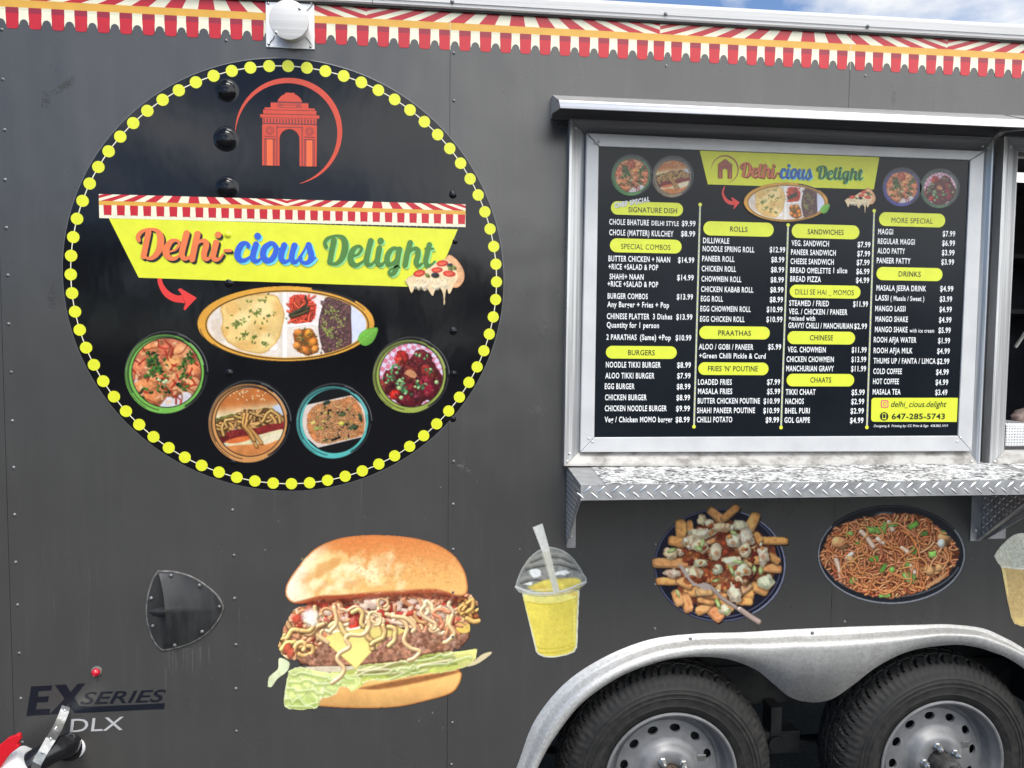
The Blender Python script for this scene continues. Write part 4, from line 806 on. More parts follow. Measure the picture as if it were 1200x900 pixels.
    for q in ([(560, 430), (620, 450), (655, 490), (640, 550), (670, 585), (712, 600), (690, 630), (662, 642)], [(475, 450), (480, 490), (450, 525), (390, 525), (372, 545), (390, 580), (345, 610), (335, 640), (365, 680), (350, 715), (310, 745)], [(590, 440), (650, 450), (690, 490), (680, 510)], [(860, 440), (850, 480), (870, 520), (840, 555), (825, 560)], [(250, 480), (240, 520), (290, 560)], [(320, 400), (330, 470), (300, 510)]): p.tube(q, 10, (246, 204, 150), .42, 6, gloss=.3)
    p.clip = pclip(p, BED, 9, .04)
    for i in range(14): p.tube(curl(rs, 90+rs.rand()*120, 500+rs.rand()*120, 110, 7, 1.3), 11, jit((236, 190, 122), .08, rs), .5, 3, gloss=.15)
    for (x, y) in ((105, 590), (120, 610), (150, 455)): p.ell(x, y, 18, 26, (212, 92, 68), .3, .4, 6, .06, .85)
    p.clip = None
    # shade under the bun then the bun
    p.fill([(160, 372), (260, 348), (520, 335), (760, 325), (915, 345), (880, 372), (640, 350), (480, 362), (330, 375), (220, 392)], (110, 46, 30), tex=(.35, .05, 4), rag=8, soft=6, alpha=.75)
    bun = [(95, 325), (104, 288), (150, 218), (228, 132), (330, 86), (440, 69), (560, 68), (680, 80), (790, 110), (868, 160), (915, 228), (931, 292), (925, 335), (880, 345), (780, 318), (640, 324), (480, 334), (350, 346), (250, 350), (172, 380), (128, 376), (100, 350)]
    def bc(X, Y):
        t = sm(60, 340, Y+.05*(X-500)); c = C255((226, 136, 74))*(1-t)[..., None]+C255((248, 192, 116))*t[..., None]
        n_ = fbm(X*.011+3, Y*.011, 4); h = sm(.50, .68, n_)*sm(950, 250, X)*sm(90, 190, Y); c = c*(1-.85*h[..., None])+C255((252, 232, 172))*.85*h[..., None]
        g_ = sm(.55, .72, fbm(X*.02+9, Y*.014+4, 4))*sm(120, 200, Y)[...]; c = c*(1-.5*g_[..., None])+C255((250, 218, 150))*.5*g_[..., None]
        l = sm(300, 110, X+.25*(Y-250))[..., None]; c = c*(1-l*.9)+C255((255, 250, 226))*l*.9
        return c
    p.fill(bun, bc, tex=(.07, .12, 3), edge=(11, (206, 128, 78)))
    for q in ([(250, 170), (330, 150), (385, 165), (380, 215), (330, 260), (240, 290), (190, 270), (215, 220)], [(440, 210), (480, 240), (500, 200), (520, 260), (580, 240), (640, 190), (620, 260), (560, 300), (480, 290), (420, 280)]): p.fill(q, (250, 226, 156), rag=22, ragf=.03, soft=14, alpha=.6)
    p.fill([(240, 200), (300, 180), (350, 175), (340, 215), (290, 245), (240, 260)], (222, 150, 82), rag=16, ragf=.04, soft=10, alpha=.6)
    for i in range(0): a = rs.rand(); p.tube(curl(rs, 220+rs.rand()*560, 190+rs.rand()*120, 70, 5, .9), 2+2*rs.rand(), jit(((254, 236, 186), (214, 140, 78))[rs.randint(2)], .05, rs), 0, 3, .4)
    for i in range(34):
        x, y = 170+rs.rand()*480, 190+rs.rand()*120; n_ = 7; ph = rs.rand()*6; l = 26+30*rs.rand(); w_ = 9+12*rs.rand(); th = -.5+rs.randn()*.5
        q = [(x+l*math.cos(ph+6.283*k/n_)*math.cos(th)-w_*math.sin(ph+6.283*k/n_)*math.sin(th), y+l*math.cos(ph+6.283*k/n_)*math.sin(th)+w_*math.sin(ph+6.283*k/n_)*math.cos(th)) for k in range(n_)]
        p.fill(q, ((255, 244, 200), (255, 238, 186), (222, 150, 86))[rs.randint(3)], rag=18, ragf=.045, soft=12, alpha=.5)
    for i in range(500): x = 420+rs.rand()*480; y = 90+rs.rand()*200; p.ell(x, y, 3+3*rs.rand(), 2+2*rs.rand(), jit(((204, 116, 60), (238, 170, 108))[rs.randint(2)], .06, rs), 0, 0, alpha=.3)
    p.fill([(130, 376), (250, 350), (480, 336), (640, 325), (780, 318), (880, 345), (780, 332), (640, 336), (480, 348), (350, 358), (250, 364), (170, 384)], (176, 84, 52), alpha=.8, soft=5)
    p.ell(210, 445, 34, 36, (255, 250, 244), 0, 0, 10, .04, .9, soft=16)
    return tag(p.build('burger_picture', -.0012, T, k=.90, grain=.04), 'big printed burger with noodles, cheese and lettuce')
burger()
def cup():
    rs = np.random.RandomState(2); p = Pic((55, 60, 495, 865), 590, 600, 5., ss=2.)
    body = [(108, 470), (445, 455), (438, 600), (432, 790), (415, 820), (370, 838), (300, 852), (240, 850), (205, 835), (190, 815)]
    p.fill(body, (226, 226, 206), False); p.fill([(116, 500), (436, 470), (430, 600), (424, 785), (408, 815), (370, 832), (300, 845), (245, 843), (212, 828), (198, 808)], (226, 208, 92), False, tex=(.05, .02, 4), hi=(-.8, 0, .06))
    p.fill([(120, 480), (300, 476), (428, 458), (427, 490), (424, 515), (300, 535), (130, 530)], (236, 226, 130), tex=(.06, .03, 3), soft=8)
    for yy in (530, 790, 815): p.tube([(136+(yy-530)*.22, yy-4), (220, yy+10), (330, yy+4), (432-(yy-530)*.05, yy-26)], 3, (206, 186, 66), .1, 5, .9)
    for i in range(30): p.line([(410+rs.rand()*14, 520+rs.rand()*240), (408+rs.rand()*14, 560+rs.rand()*220)], 2, (240, 226, 118), .35)
    dome_ = [(70, 440), (80, 400), (110, 330), (160, 260), (220, 218), (275, 206), (340, 222), (400, 262), (450, 330), (470, 365), (486, 392), (478, 420), (440, 445), (330, 470), (200, 476), (100, 470)]
    p.fill(dome_, (138, 139, 134), tex=(.3, .03, 4), edge=(9, (196, 198, 194)))
    for q in ([(130, 320), (220, 300), (320, 290), (430, 320)], [(160, 280), (240, 250), (330, 250), (400, 280)], [(100, 400), (180, 380), (250, 390)]): p.tube(q, 9, (152, 150, 142), .2, 5, .7); p.tube([(x, y+18) for x, y in q], 5, (72, 72, 68), .2, 5, .7)
    p.fill([(140, 440), (240, 400), (340, 390), (440, 390), (448, 440), (330, 462), (200, 468)], (224, 206, 100), tex=(.14, .03, 4), soft=8)
    for i in range(18): p.ell(190+rs.rand()*240, 440+rs.rand()*45, 16, 5, jit((222, 166, 84), .1, rs), -.15, 0, 5, .1, .5, soft=5)
    for (x, y, a, b) in ((188, 358, 34, 24), (340, 358, 50, 12), (150, 420, 26, 8)): p.ell(x, y, a, b, (238, 240, 238), -.1, 0, 8, .05, .95)
    p.tube([(74, 440), (180, 476), (330, 468), (480, 412)], 7, (208, 210, 204), .2, 8); p.tube([(96, 470), (200, 492), (330, 484), (450, 450)], 4, (180, 182, 160), .2, 8, .8)
    for k in range(13): p.ell(120+k*14, 456+4*math.sin(k*.4), 4, 3, (244, 244, 236), 0, 0)
    p.fill([(172, 90), (228, 68), (262, 190), (298, 340), (330, 470), (296, 482), (250, 300), (215, 200)], (214, 214, 208), False, hi=(-1, 0, .06), edge=(3, (232, 232, 228))); p.fill([(220, 240), (270, 228), (330, 475), (298, 480)], (200, 198, 176), False, alpha=.5)
    return tag(p.build('drink_picture', -.0012, T, grain=.08), 'printed yellow mango drink in a domed cup with white straw')
cup()
def foam_cup():
    rs = np.random.RandomState(12); p = Pic((85, 145, 545, 810), 1150, 600, 6., ss=2.)
    p.fill([(140, 375), (500, 375), (480, 560), (450, 740), (420, 790), (340, 803), (280, 802), (235, 785), (212, 745), (180, 600)], (206, 178, 122), False, tex=(.09, .1, 4), edge=(5, (222, 206, 166)))
    p.fill([(140, 380), (165, 400), (195, 590), (185, 590)], (242, 220, 150), False); p.fill([(235, 740), (420, 740), (400, 795), (300, 802), (240, 785)], (232, 204, 132), soft=18, alpha=.7)
    p.fill([(92, 310), (130, 250), (190, 190), (245, 156), (320, 150), (400, 180), (470, 240), (535, 310), (500, 380), (330, 400), (150, 380), (110, 345)], (216, 216, 200), tex=(.08, .05, 3), edge=(6, (234, 234, 224)), hi=(0, -1, .04))
    for i in range(700): p.ell(110+rs.rand()*410, 200+rs.rand()*185, 5, 4, jit(((240, 240, 222), (192, 190, 160))[rs.randint(2)], .05, rs), 0, .3, alpha=.45) if True else 0
    p.tube([(140, 385), (320, 402), (500, 385)], 5, (236, 234, 220), .1)
    m_ = p.sdf([(80, 320), (92, 305), (190, 180), (245, 150), (330, 146), (400, 172), (545, 310), (505, 385), (500, 450), (450, 760), (350, 808), (230, 795), (200, 720), (135, 385)], (slice(None), slice(None))) < 2
    p.a *= m_
    return tag(p.build('foamy_drink_picture', -.0012, T, grain=.12), 'printed pale frothy drink cut off at the right edge')
foam_cup()
def poutine():
    rs = np.random.RandomState(31); p = Pic((80, 55, 980, 870), 750, 580, 5.626, ss=2.2); cx, cy, rx, ry = 527, 463, 432, 372
    p.ell(cx, cy, rx, ry, (27, 28, 42), 0, 0, tex=(.2, .01, 3)); p.arc(cx, cy, rx-5, ry-5, 0, 360, 3.2, (104, 108, 136)); p.arc(cx, cy, rx-5, ry-5, -70, 60, 4.2, (150, 154, 178)); p.arc(cx-6, cy-6, rx-24, ry-22, -60, 130, 2.6, (110, 114, 146)); p.arc(cx, cy, rx-13, ry-13, 0, 360, 4, (26, 28, 44))
    def fry(x0, y0, x1, y1, w_, c=(226, 164, 102)):
        dx, dy = x1-x0, y1-y0; l = math.hypot(dx, dy); ux, uy = dx/l, dy/l; nx, ny = -uy, ux; e = 16; c = jit(c, .07, rs); k = 1 if ny < 0 else -1
        q = [(x0-ux*e*.4+nx*w_*.9, y0-uy*e*.4+ny*w_*.9), (x0-ux*e, y0-uy*e), (x0-ux*e*.4-nx*w_*.9, y0-uy*e*.4-ny*w_*.9), ((x0+x1)/2-nx*w_*1.02, (y0+y1)/2-ny*w_*1.02), (x1+ux*e*.4-nx*w_*.85, y1+uy*e*.4-ny*w_*.85), (x1+ux*e, y1+uy*e), (x1+ux*e*.4+nx*w_*.85, y1+uy*e*.4+ny*w_*.85), ((x0+x1)/2+nx*w_, (y0+y1)/2+ny*w_)]
        p.fill([(a+7, b+10) for a, b in q], (40, 22, 18), alpha=.55, soft=7)
        p.fill(q, tuple(v*.80 for v in c), True, tex=(.16, .03, 4), edge=(8, tuple(v*.58 for v in c)), rag=3)
        p.fill([(a-nx*0+nx*k*w_*.22, b+ny*k*w_*.22) if True else 0 for a, b in [((x0+x1)/2+(a-(x0+x1)/2)*.86, (y0+y1)/2+(b-(y0+y1)/2)*.74) for a, b in q]], tuple(min(255, v*1.06) for v in c), True, tex=(.14, .05, 4), rag=4, soft=7)
        for i_ in range(3): t = rs.rand(); p.ell(x0+dx*t+nx*w_*(rs.rand()-.5), y0+dy*t+ny*w_*(rs.rand()-.5), 12, 6, (196, 116, 62), rs.rand()*3, 0, 4, .1, .5, soft=5)
    p.fill([(240, 330), (400, 200), (600, 170), (760, 230), (880, 340), (890, 500), (780, 640), (600, 720), (420, 740), (260, 640), (200, 480)], (120, 62, 40), tex=(.45, .03, 4), rag=20, ragf=.02)
    for f in ((460, 100, 545, 175, 30), (640, 80, 550, 160, 26), (765, 130, 715, 240, 34), (265, 175, 270, 270, 36), (325, 180, 330, 240, 22), (790, 300, 960, 305, 26), (95, 450, 330, 450, 34), (120, 570, 260, 570, 26), (820, 480, 920, 490, 30), (850, 400, 910, 440, 26), (740, 430, 840, 420, 34), (740, 600, 830, 640, 34), (670, 540, 720, 680, 36), (300, 640, 430, 640, 34), (290, 660, 320, 760, 34), (380, 770, 480, 730, 30), (470, 760, 530, 815, 40), (390, 690, 480, 705, 24), (510, 600, 590, 560, 36), (640, 700, 730, 705, 26), (250, 560, 330, 600, 30), (230, 640, 260, 720, 30), (200, 300, 290, 320, 34), (420, 650, 560, 670, 30), (760, 260, 790, 300, 24), (560, 470, 640, 500, 28), (360, 320, 420, 260, 24), (540, 690, 600, 760, 26)): fry(*f)
    for k in range(26):
        a = rs.rand()*6.28; q = .35+.6*rs.rand(); x, y, th = 530+q*300*math.cos(a), 450+q*250*math.sin(a), rs.rand()*3.14; fry(x-45*math.cos(th), y-45*math.sin(th), x+45*math.cos(th), y+45*math.sin(th), 22+8*rs.rand(), ((226, 164, 104), (206, 140, 86), (216, 176, 128))[rs.randint(3)])
    for i in range(75):
        a = rs.rand()*6.28; q = math.sqrt(rs.rand()); p.ell(540+q*270*math.cos(a), 400+q*210*math.sin(a), 20+24*rs.rand(), 12+18*rs.rand(), jit(((146, 64, 40), (104, 40, 30), (178, 92, 54))[rs.randint(3)], .12, rs), rs.rand()*3, .45, 16, .04, .9, tex=(.35, .05, 3), gloss=.22)
    for k in range(16):
        a = rs.rand()*6.28; q = math.sqrt(rs.rand()); x, y = 530+q*260*math.cos(a), 400+q*230*math.sin(a); p.fill([(x+(30+34*rs.rand())*math.cos(t), y+(18+24*rs.rand())*math.sin(t)) for t in (0, .9, 1.8, 2.7, 3.6, 4.5, 5.4)], ((134, 70, 42), (168, 98, 60), (120, 56, 38))[rs.randint(3)], tex=(.3, .04, 3), rag=12, ragf=.04, alpha=.75, soft=5)
    for (x, y, a, b) in ((405, 170, 34, 32), (455, 190, 30, 26), (400, 250, 70, 40), (330, 310, 50, 45), (550, 210, 70, 26), (660, 200, 45, 34), (700, 280, 44, 60), (620, 300, 44, 46), (500, 370, 40, 48), (390, 340, 50, 46), (690, 370, 34, 46), (260, 375, 36, 24), (200, 385, 40, 40), (810, 405, 38, 60), (675, 495, 54, 48), (830, 570, 52, 46), (630, 640, 44, 58), (560, 755, 34, 34), (215, 515, 56, 30), (350, 515, 60, 34), (400, 450, 44, 28), (610, 430, 60, 30), (510, 490, 34, 34), (650, 560, 24, 24)):
        n_ = 7; ph = rs.rand()*6; pts = [(x+a*(.75+.5*rs.rand())*math.cos(ph+6.283*k/n_), y+b*(.75+.5*rs.rand())*math.sin(ph+6.283*k/n_)) for k in range(n_)]; pts = [(x+(u-x)*1.12, y+(v-y)*1.12) for u, v in pts]; c = jit(((238, 220, 186), (232, 206, 166), (226, 216, 184))[rs.randint(3)], .04, rs)
        p.fill([(u+6, v+10) for u, v in pts], (52, 28, 20), alpha=.6, soft=7); p.fill(pts, tuple(v*.82 for v in c), tex=(.3, .045, 4), rag=15, ragf=.04, edge=(6, tuple(v*q_ for v, q_ in zip(c, (.72, .62, .5)))), hi=(-.4, -.8, .16))
        p.fill([(x+(u-x)*.6-a*.12, y+(v-y)*.6-b*.15) for u, v in pts], tuple(min(v*1.08, 250) for v in c), tex=(.2, .06, 4), rag=12, ragf=.06, soft=8)
        if rs.rand() < .6: p.ell(x+a*(rs.rand()-.5), y+b*(rs.rand()-.3), a*.5, b*.3, (164, 92, 56), rs.rand()*3, 0, 8, .06, .55, soft=6)
    for i in range(46):
        a = rs.rand()*6.28; q = math.sqrt(rs.rand()); p.ell(540+q*280*math.cos(a), 410+q*230*math.sin(a), 10+16*rs.rand(), 7+9*rs.rand(), jit(((170, 80, 46), (138, 58, 38), (246, 232, 206), (212, 140, 76))[rs.randint(4)], .1, rs), rs.rand()*3, .4, 7, .06, .9, gloss=.15)
    for (x, y, a, b, ro) in ((390, 355, 30, 16, .5), (410, 320, 14, 34, .2), (620, 250, 28, 12, .4), (650, 440, 40, 10, .2), (605, 500, 14, 40, -.4), (755, 490, 14, 26, 0), (795, 500, 16, 28, 0), (515, 720, 14, 36, -.4), (575, 770, 24, 10, -.9), (250, 645, 10, 34, -.3), (210, 365, 30, 14, -.3), (500, 565, 24, 10, -.3)): p.ell(x, y, a, b, jit((168, 192, 112), .1, rs), ro, .3, 5, .05, .95); p.ell(x, y, a*.5, b*.5, (216, 226, 170), ro, 0, alpha=.8)
    p.tube([(420, 590), (470, 610), (540, 680), (660, 760), (700, 790)], 13, (168, 152, 142), .4, 6); p.tube([(660, 755), (730, 805), (785, 840)], 19, (176, 154, 142), .5, 5, gloss=.35); p.fill([(340, 590), (430, 585), (470, 620), (430, 625)], (180, 164, 156))
    for k in range(4): p.tube([(250+10*k, 455+k*4), (300+10*k, 530+k*8), (355+10*k, 600)], 3.5, (196, 178, 166), .3)
    return tag(p.build('loaded_fries_picture', -.0012, T, k=1.0, grain=.06), 'printed bowl of loaded fries with cheese curds and a fork')
poutine()
def noodles():
    rs = np.random.RandomState(41); p = Pic((75, 45, 890, 600), 940, 580, 4.615, ss=2.2); cx, cy, rx, ry = 483, 322, 397, 266
    p.ell(cx, cy, rx, ry, (30, 32, 38), 0, 0, tex=(.2, .01, 3)); p.arc(cx, cy, rx-3, ry-3, -30, 215, 3, (150, 152, 158)); p.arc(cx+2, cy-14, rx-14, ry-22, 20, 165, 3, (120, 122, 128), .8); p.arc(cx, cy, rx-6, ry-6, 190, 330, 2, (70, 72, 80))
    p.ell(455, 115, 60, 22, (112, 124, 132), 0, .2, soft=8)
    rim = [(95, 330), (160, 200), (240, 150), (380, 115), (520, 100), (650, 115), (730, 170), (800, 230), (850, 310), (800, 420), (690, 500), (560, 545), (420, 555), (290, 520), (180, 450), (110, 380)]
    p.fill(rim, (96, 50, 32), tex=(.4, .03, 4), rag=10)
    def ins(x, y): return ((x-472)/350)**2+((y-330)/212)**2 < 1
    p.clip = pclip(p, rim, 14, .05)
    for i in range(620):
        x, y = 110+rs.rand()*740, 110+rs.rand()*440
        if ins(x, y): p.tube(curl(rs, x, y, 190, 9, .95), 5.6, jit(((204, 128, 84), (226, 158, 110), (182, 104, 66), (212, 140, 96))[rs.randint(4)], .1, rs), .66, 3, gloss=.1)
    for q in ([(320, 200), (350, 230), (385, 280)], [(175, 335), (200, 390), (215, 455)], [(240, 350), (270, 320)], [(585, 385), (610, 420)], [(470, 150), (490, 190)], [(410, 240), (440, 260)], [(540, 290), (570, 310)]): p.tube(q, 14, (226, 188, 160), .45, gloss=.3); p.tube(q, 6, (246, 226, 208), .1, alpha=.5)
    for (x, y, a, b) in ((205, 260, 50, 34), (690, 410, 34, 26), (270, 350, 30, 16), (770, 230, 40, 32), (755, 260, 22, 26), (740, 395, 20, 26)): p.ell(x, y, a, b, (222, 168, 112), rs.rand(), .5, 8, .05, .95, tex=(.2, .05, 3), gloss=.2)
    p.ell(752, 262, 20, 24, (222, 226, 214), 0, .3); p.fill([(660, 500), (700, 470), (770, 425), (782, 430), (740, 470), (690, 502)], (196, 146, 100))
    for (x, y, a, b, ro) in ((400, 190, 55, 22, .1), (430, 170, 30, 16, -.5), (370, 190, 26, 16, .2), (600, 165, 32, 18, -.4), (660, 210, 20, 14, 0), (388, 345, 26, 18, .2), (575, 445, 40, 28, .5), (605, 300, 18, 24, .5), (485, 405, 14, 20, 0), (440, 395, 12, 30, .6), (570, 365, 14, 28, .1), (445, 545, 34, 12, 0), (255, 210, 22, 16, 0), (705, 320, 22, 20, 0), (275, 460, 14, 26, .5), (770, 205, 24, 14, .5), (490, 160, 30, 14, 0), (295, 262, 20, 10, 0)):
        c_, s_ = math.cos(ro), math.sin(ro); k_ = rs.rand()*.3; p.fill([(x+a*u*c_-b*v*s_, y+a*u*s_+b*v*c_) for u, v in ((-1, -.8+k_), (.9, -1), (1, .8-k_), (-.85, 1))], jit(((124, 176, 84), (92, 140, 62), (140, 186, 96))[rs.randint(3)], .12, rs), False, tex=(.25, .05, 3), edge=(4, (58, 92, 40)), hi=(-.4, -.7, .15), rag=3)
    for k in range(4): p.line([(552+12*k, 425+6*k), (570+12*k, 465+3*k)], 2, (196, 222, 150))
    for i in range(60):
        x, y = 130+rs.rand()*700, 130+rs.rand()*400
        if ins(x, y): p.tube(curl(rs, x, y, 150, 8, 1.0), 4.6, jit((226, 146, 90), .12, rs), .55, 3, gloss=.15)
    p.clip = None
    return tag(p.build('noodles_picture', -.0012, T, k=1.1), 'printed plate of fried noodles with green onion')
noodles()

# ------------------------------------------------------------------ lettering with the built-in typeface
_txt = {}
def glyphs(string, bold, space, shear=0.):
    key = (string, bold, space, shear)
    if key not in _txt:
        cu = bpy.data.curves.new('text', 'FONT'); cu.body = string; cu.size = 1; cu.offset = bold; cu.space_character = space; cu.shear = shear; cu.resolution_u = 3
        ob = bpy.data.objects.new('text', cu); S.collection.objects.link(ob); dg = bpy.context.evaluated_depsgraph_get(); dg.update()
        me = ob.evaluated_get(dg).to_mesh(); v = [(p.co.x, p.co.y) for p in me.vertices]; f = [tuple(q.vertices) for q in me.polygons]
        ob.evaluated_get(dg).to_mesh_clear(); bpy.data.objects.remove(ob); bpy.data.curves.remove(cu); _txt[key] = (v, f)
    return _txt[key]
CAPH = .727
def put_text(b, string, x0, x1, yb, hpx, Y, bold=.018, space=1.08, mi=0, shear=0., slope=None):
    """text between photo pixels x0 and x1 on the plane y = Y, capitals hpx pixels tall, horizontal on that plane"""
    v, f = glyphs(string, bold, space, shear); a = np.array(v); lo, hi = a[:, 0].min(), a[:, 0].max()
    p0 = at(x0, yb, Y); p1 = at(x1, yb if slope is None else yb+slope, Y); p2 = at(x0, yb-hpx, Y); kx = (p1[0]-p0[0])/(hi-lo); kz = (p2[2]-p0[2])/(CAPH+2*bold)
    dz = 0 if slope is None else (p1[2]-p0[2])/(p1[0]-p0[0])
    base = len(b.v)
    for x, y in v:
        X = (x-lo)*kx; b.vert((p0[0]+X, Y, p0[2]+(y+bold)*kz+X*dz))
    for q in f: b.face([base+i for i in q], mi)

# ------------------------------------------------------------------ window frames, hoods, counter
def ringq(pts_out, y_out, pts_in, y_in, b, mi=0, each=False):
    o = [np.array((x, y_out, z)) for x, z in pts_out]; i_ = [np.array((x, y_in, z)) for x, z in pts_in]
    res = []
    for k in range(4): res.append([o[k], o[(k+1) % 4], i_[(k+1) % 4], i_[k]])
    return res
def xz(p): return (p[0], p[2])
def flared(name, out, inn, yo, yi, mats):
    """four mitred flared members (top, right, bottom, left), each with an outer return to the wall"""
    fr = tag(empty('window_frame', (out[0][0], 0, out[2][1]), T))
    for k, q in enumerate(ringq(out, yo, inn, yi, None)):
        b = MB(); o0, o1, i1, i0 = q
        s0, s1 = np.array((o0[0], -.001, o0[2])), np.array((o1[0], -.001, o1[2]))
        w0, w1 = np.array((i0[0], -.001, i0[2])), np.array((i1[0], -.001, i1[2]))
        cen_ = np.mean([o0, o1, i0, i1], 0); sh = lambda p: p+(cen_-p)*.0009
        l0, l1 = sh(o0)+(i0-o0)*.16, sh(o1)+(i1-o1)*.16
        b.poly([sh(o0), sh(o1), l1+np.array((0, -.002, 0)), l0+np.array((0, -.002, 0))]); b.poly([l0+np.array((0, -.002, 0)), l1+np.array((0, -.002, 0)), sh(i1), sh(i0)])
        b.poly([s0, s1, sh(o1), sh(o0)]); b.poly([w0, w1, sh(i1), sh(i0)][::-1])
        o = b.build(('frame_head', 'frame_jamb', 'frame_sill', 'frame_jamb')[k], mats[k], fr)
        if k == 2: tag(o, 'grimy sill with beige dirt')
    return fr
O1 = [xz(at(668, 139, -.034)), xz(at(1165, 161, -.034)), xz(at(1148, 546, -.034)), xz(at(661, 546, -.034))]
I1 = [xz(at(686, 157.5, -.008)), xz(at(1149, 178.7, -.008)), xz(at(1134.4, 528, -.008)), xz(at(678.7, 529, -.008))]
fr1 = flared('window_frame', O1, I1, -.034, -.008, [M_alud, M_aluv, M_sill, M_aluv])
ox, ix = at(1177, 163, -.034)[0], at(1193, 182, -.008)[0]
O2 = [(ox, O1[0][1]), (4.16, O1[0][1]), (4.16, O1[2][1]), (ox, O1[2][1])]; I2 = [(ix, I1[0][1]), (4.115, I1[0][1]), (4.115, I1[2][1]), (ix, I1[2][1])]
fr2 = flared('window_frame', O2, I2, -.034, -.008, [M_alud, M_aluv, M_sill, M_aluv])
b = MB()
for x0, x1, z0, z1 in ((ix-.002, 4.117, I1[2][1]-.004, I1[2][1]+.001), (ix-.002, 4.117, I1[0][1]-.001, I1[0][1]+.004), (ix-.004, ix+.001, I1[2][1], I1[0][1]), (4.114, 4.119, I1[2][1], I1[0][1])): b.box(x0, x1, -.007, .07, z0, z1)
b.build('window_reveal', M_alu, fr2)
for q in ((675, 149.5), (667.5, 532), (664.5, 540.5), (1152, 171), (1139, 541), (1162, 533), (1166, 541), (1158.5, 172.5), (1185, 172)): o = put_rivet(at(*q, -.030), .9, fr1, 'screw')
# drip hoods
lipY = -.17
zl = at(657, 117, lipY)[2]; zlb = at(657, 126.5, lipY)[2]; zb = at(668, 139, 0)[2]; zt0 = CAM[2]+(zl+.007-CAM[2])*2.1685/(2.1685-.150)+.003
def hood(x0, x1, mi):
    b = MB()
    top = [(0, zt0), (-.03, zt0-.001), (-.138, zl+.010), (-.148, zl+.007), (-.152, zl+.001), (-.172, zlb), (-.1705, zlb-.0015), (-.150, zl-.003), (-.136, zl+.005), (-.03, zt0-.006), (-.006, zt0-.008), (-.006, zb-.004), (0, zb-.004)]
    n = len(top); L0 = [b.vert((x0, y, z)) for y, z in top]; L1 = [b.vert((x1, y, z)) for y, z in top]
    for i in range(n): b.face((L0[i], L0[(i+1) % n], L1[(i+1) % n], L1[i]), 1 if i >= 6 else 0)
    for xe, d_ in ((x0, .002), (x1, -.002)):
        cap = [(0, zt0-.0005), (-.03, zt0-.0015), (-.138, zl+.009), (-.150, zl+.004), (-.1705, zlb), (-.03, zb+.004), (-.0, zb-.004)]
        b.prism([(xe+d_*.1, y, z) for y, z in cap], (d_, 0, 0), 0)
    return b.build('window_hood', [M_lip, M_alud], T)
hx0 = at(645.5, 112, 0)[0]
hx1 = at(1163, 160, -.01)[0]+.012
hood(hx0, hx1, 0); hood(hx1+.016, 4.2, 0)
b = MB(); b.box(hx1-.03, hx1+.05, lipY-.003, lipY-.0005, zlb+.001, zl-.001); b.build('hood_splice', M_alu, T)
# counter shelf
cz0 = at(664.6, 545, 0)[2]; cY = -.225; cz1 = at(680.6, 568.5, cY)[2]; czb = at(680.6, 586.5, cY)[2]; cx0 = at(680.6, 568.5, cY)[0]
sl = lambda y, dz=0: cz0+(cz1-cz0)*(y/cY)+dz
counter = tag(empty('counter_shelf', (cx0, 0, cz0), T), 'metal serving counter with tread plate lip and speckled white top')
CX1 = 4.25
b = MB(); b.prism([(cx0, -.001, cz0), (cx0, cY, cz1), (cx0, cY, czb), (cx0, cY+.003, czb), (cx0, cY+.003, cz1-.004), (cx0, -.001, cz0-.004)], (CX1-cx0, 0, 0))
b.build('tread_plate', M_plate, counter)
def lug(b, c, u, v, nrm, l, w_, h):
    """raised almond of tread plate: centre c, long axis u, cross axis v, outward nrm"""
    n = 6; top = b.vert(c+nrm*h); rim_ = []
    for k in range(12):
        a = 2*math.pi*k/12; rim_.append(b.vert(c+u*l*math.cos(a)+v*w_*math.sin(a)*(abs(math.sin(a))**.6)))
    mid = [b.vert(c+nrm*h*.85+u*l*.55*math.cos(2*math.pi*k/12)+v*w_*.45*math.sin(2*math.pi*k/12)) for k in range(12)]
    for k in range(12):
        b.face((rim_[k], rim_[(k+1) % 12], mid[(k+1) % 12], mid[k])); b.face((mid[k], mid[(k+1) % 12], top))
b = MB(); k = 0; x = cx0+.018; zm = (cz1+czb)/2; hh = (cz1-czb)
while x < CX1-.02:
    for row, sg in ((.20, 1), (-.20, -1)):
        c = np.array((x+(.0 if row > 0 else -.018), cY, zm+row*hh)); a = R(42)*sg; u = np.array((math.cos(a), 0, math.sin(a))); v = np.array((-math.sin(a), 0, math.cos(a)))
        lug(b, c, u, v, np.array((0, -1, 0)), .0145, .0026, .0018)
    x += .0385
b.build('tread_pattern', M_lug, counter, smooth=True)
lx0 = at(692, 545, -.02)[0]
for a_, b_ in ((lx0, 2.905), (2.935, CX1-.03)):
    m = MB(); m.prism([(a_, -.012, sl(-.012, .0004)), (a_, cY+.005, sl(cY+.005, .0004)), (a_, cY+.005, sl(cY+.005, .0016)), (a_, -.012, sl(-.012, .0016))], (b_-a_, 0, 0)); m.build('laminate_top', M_lam, counter)
zbl = at(668, 640, 0)[2]
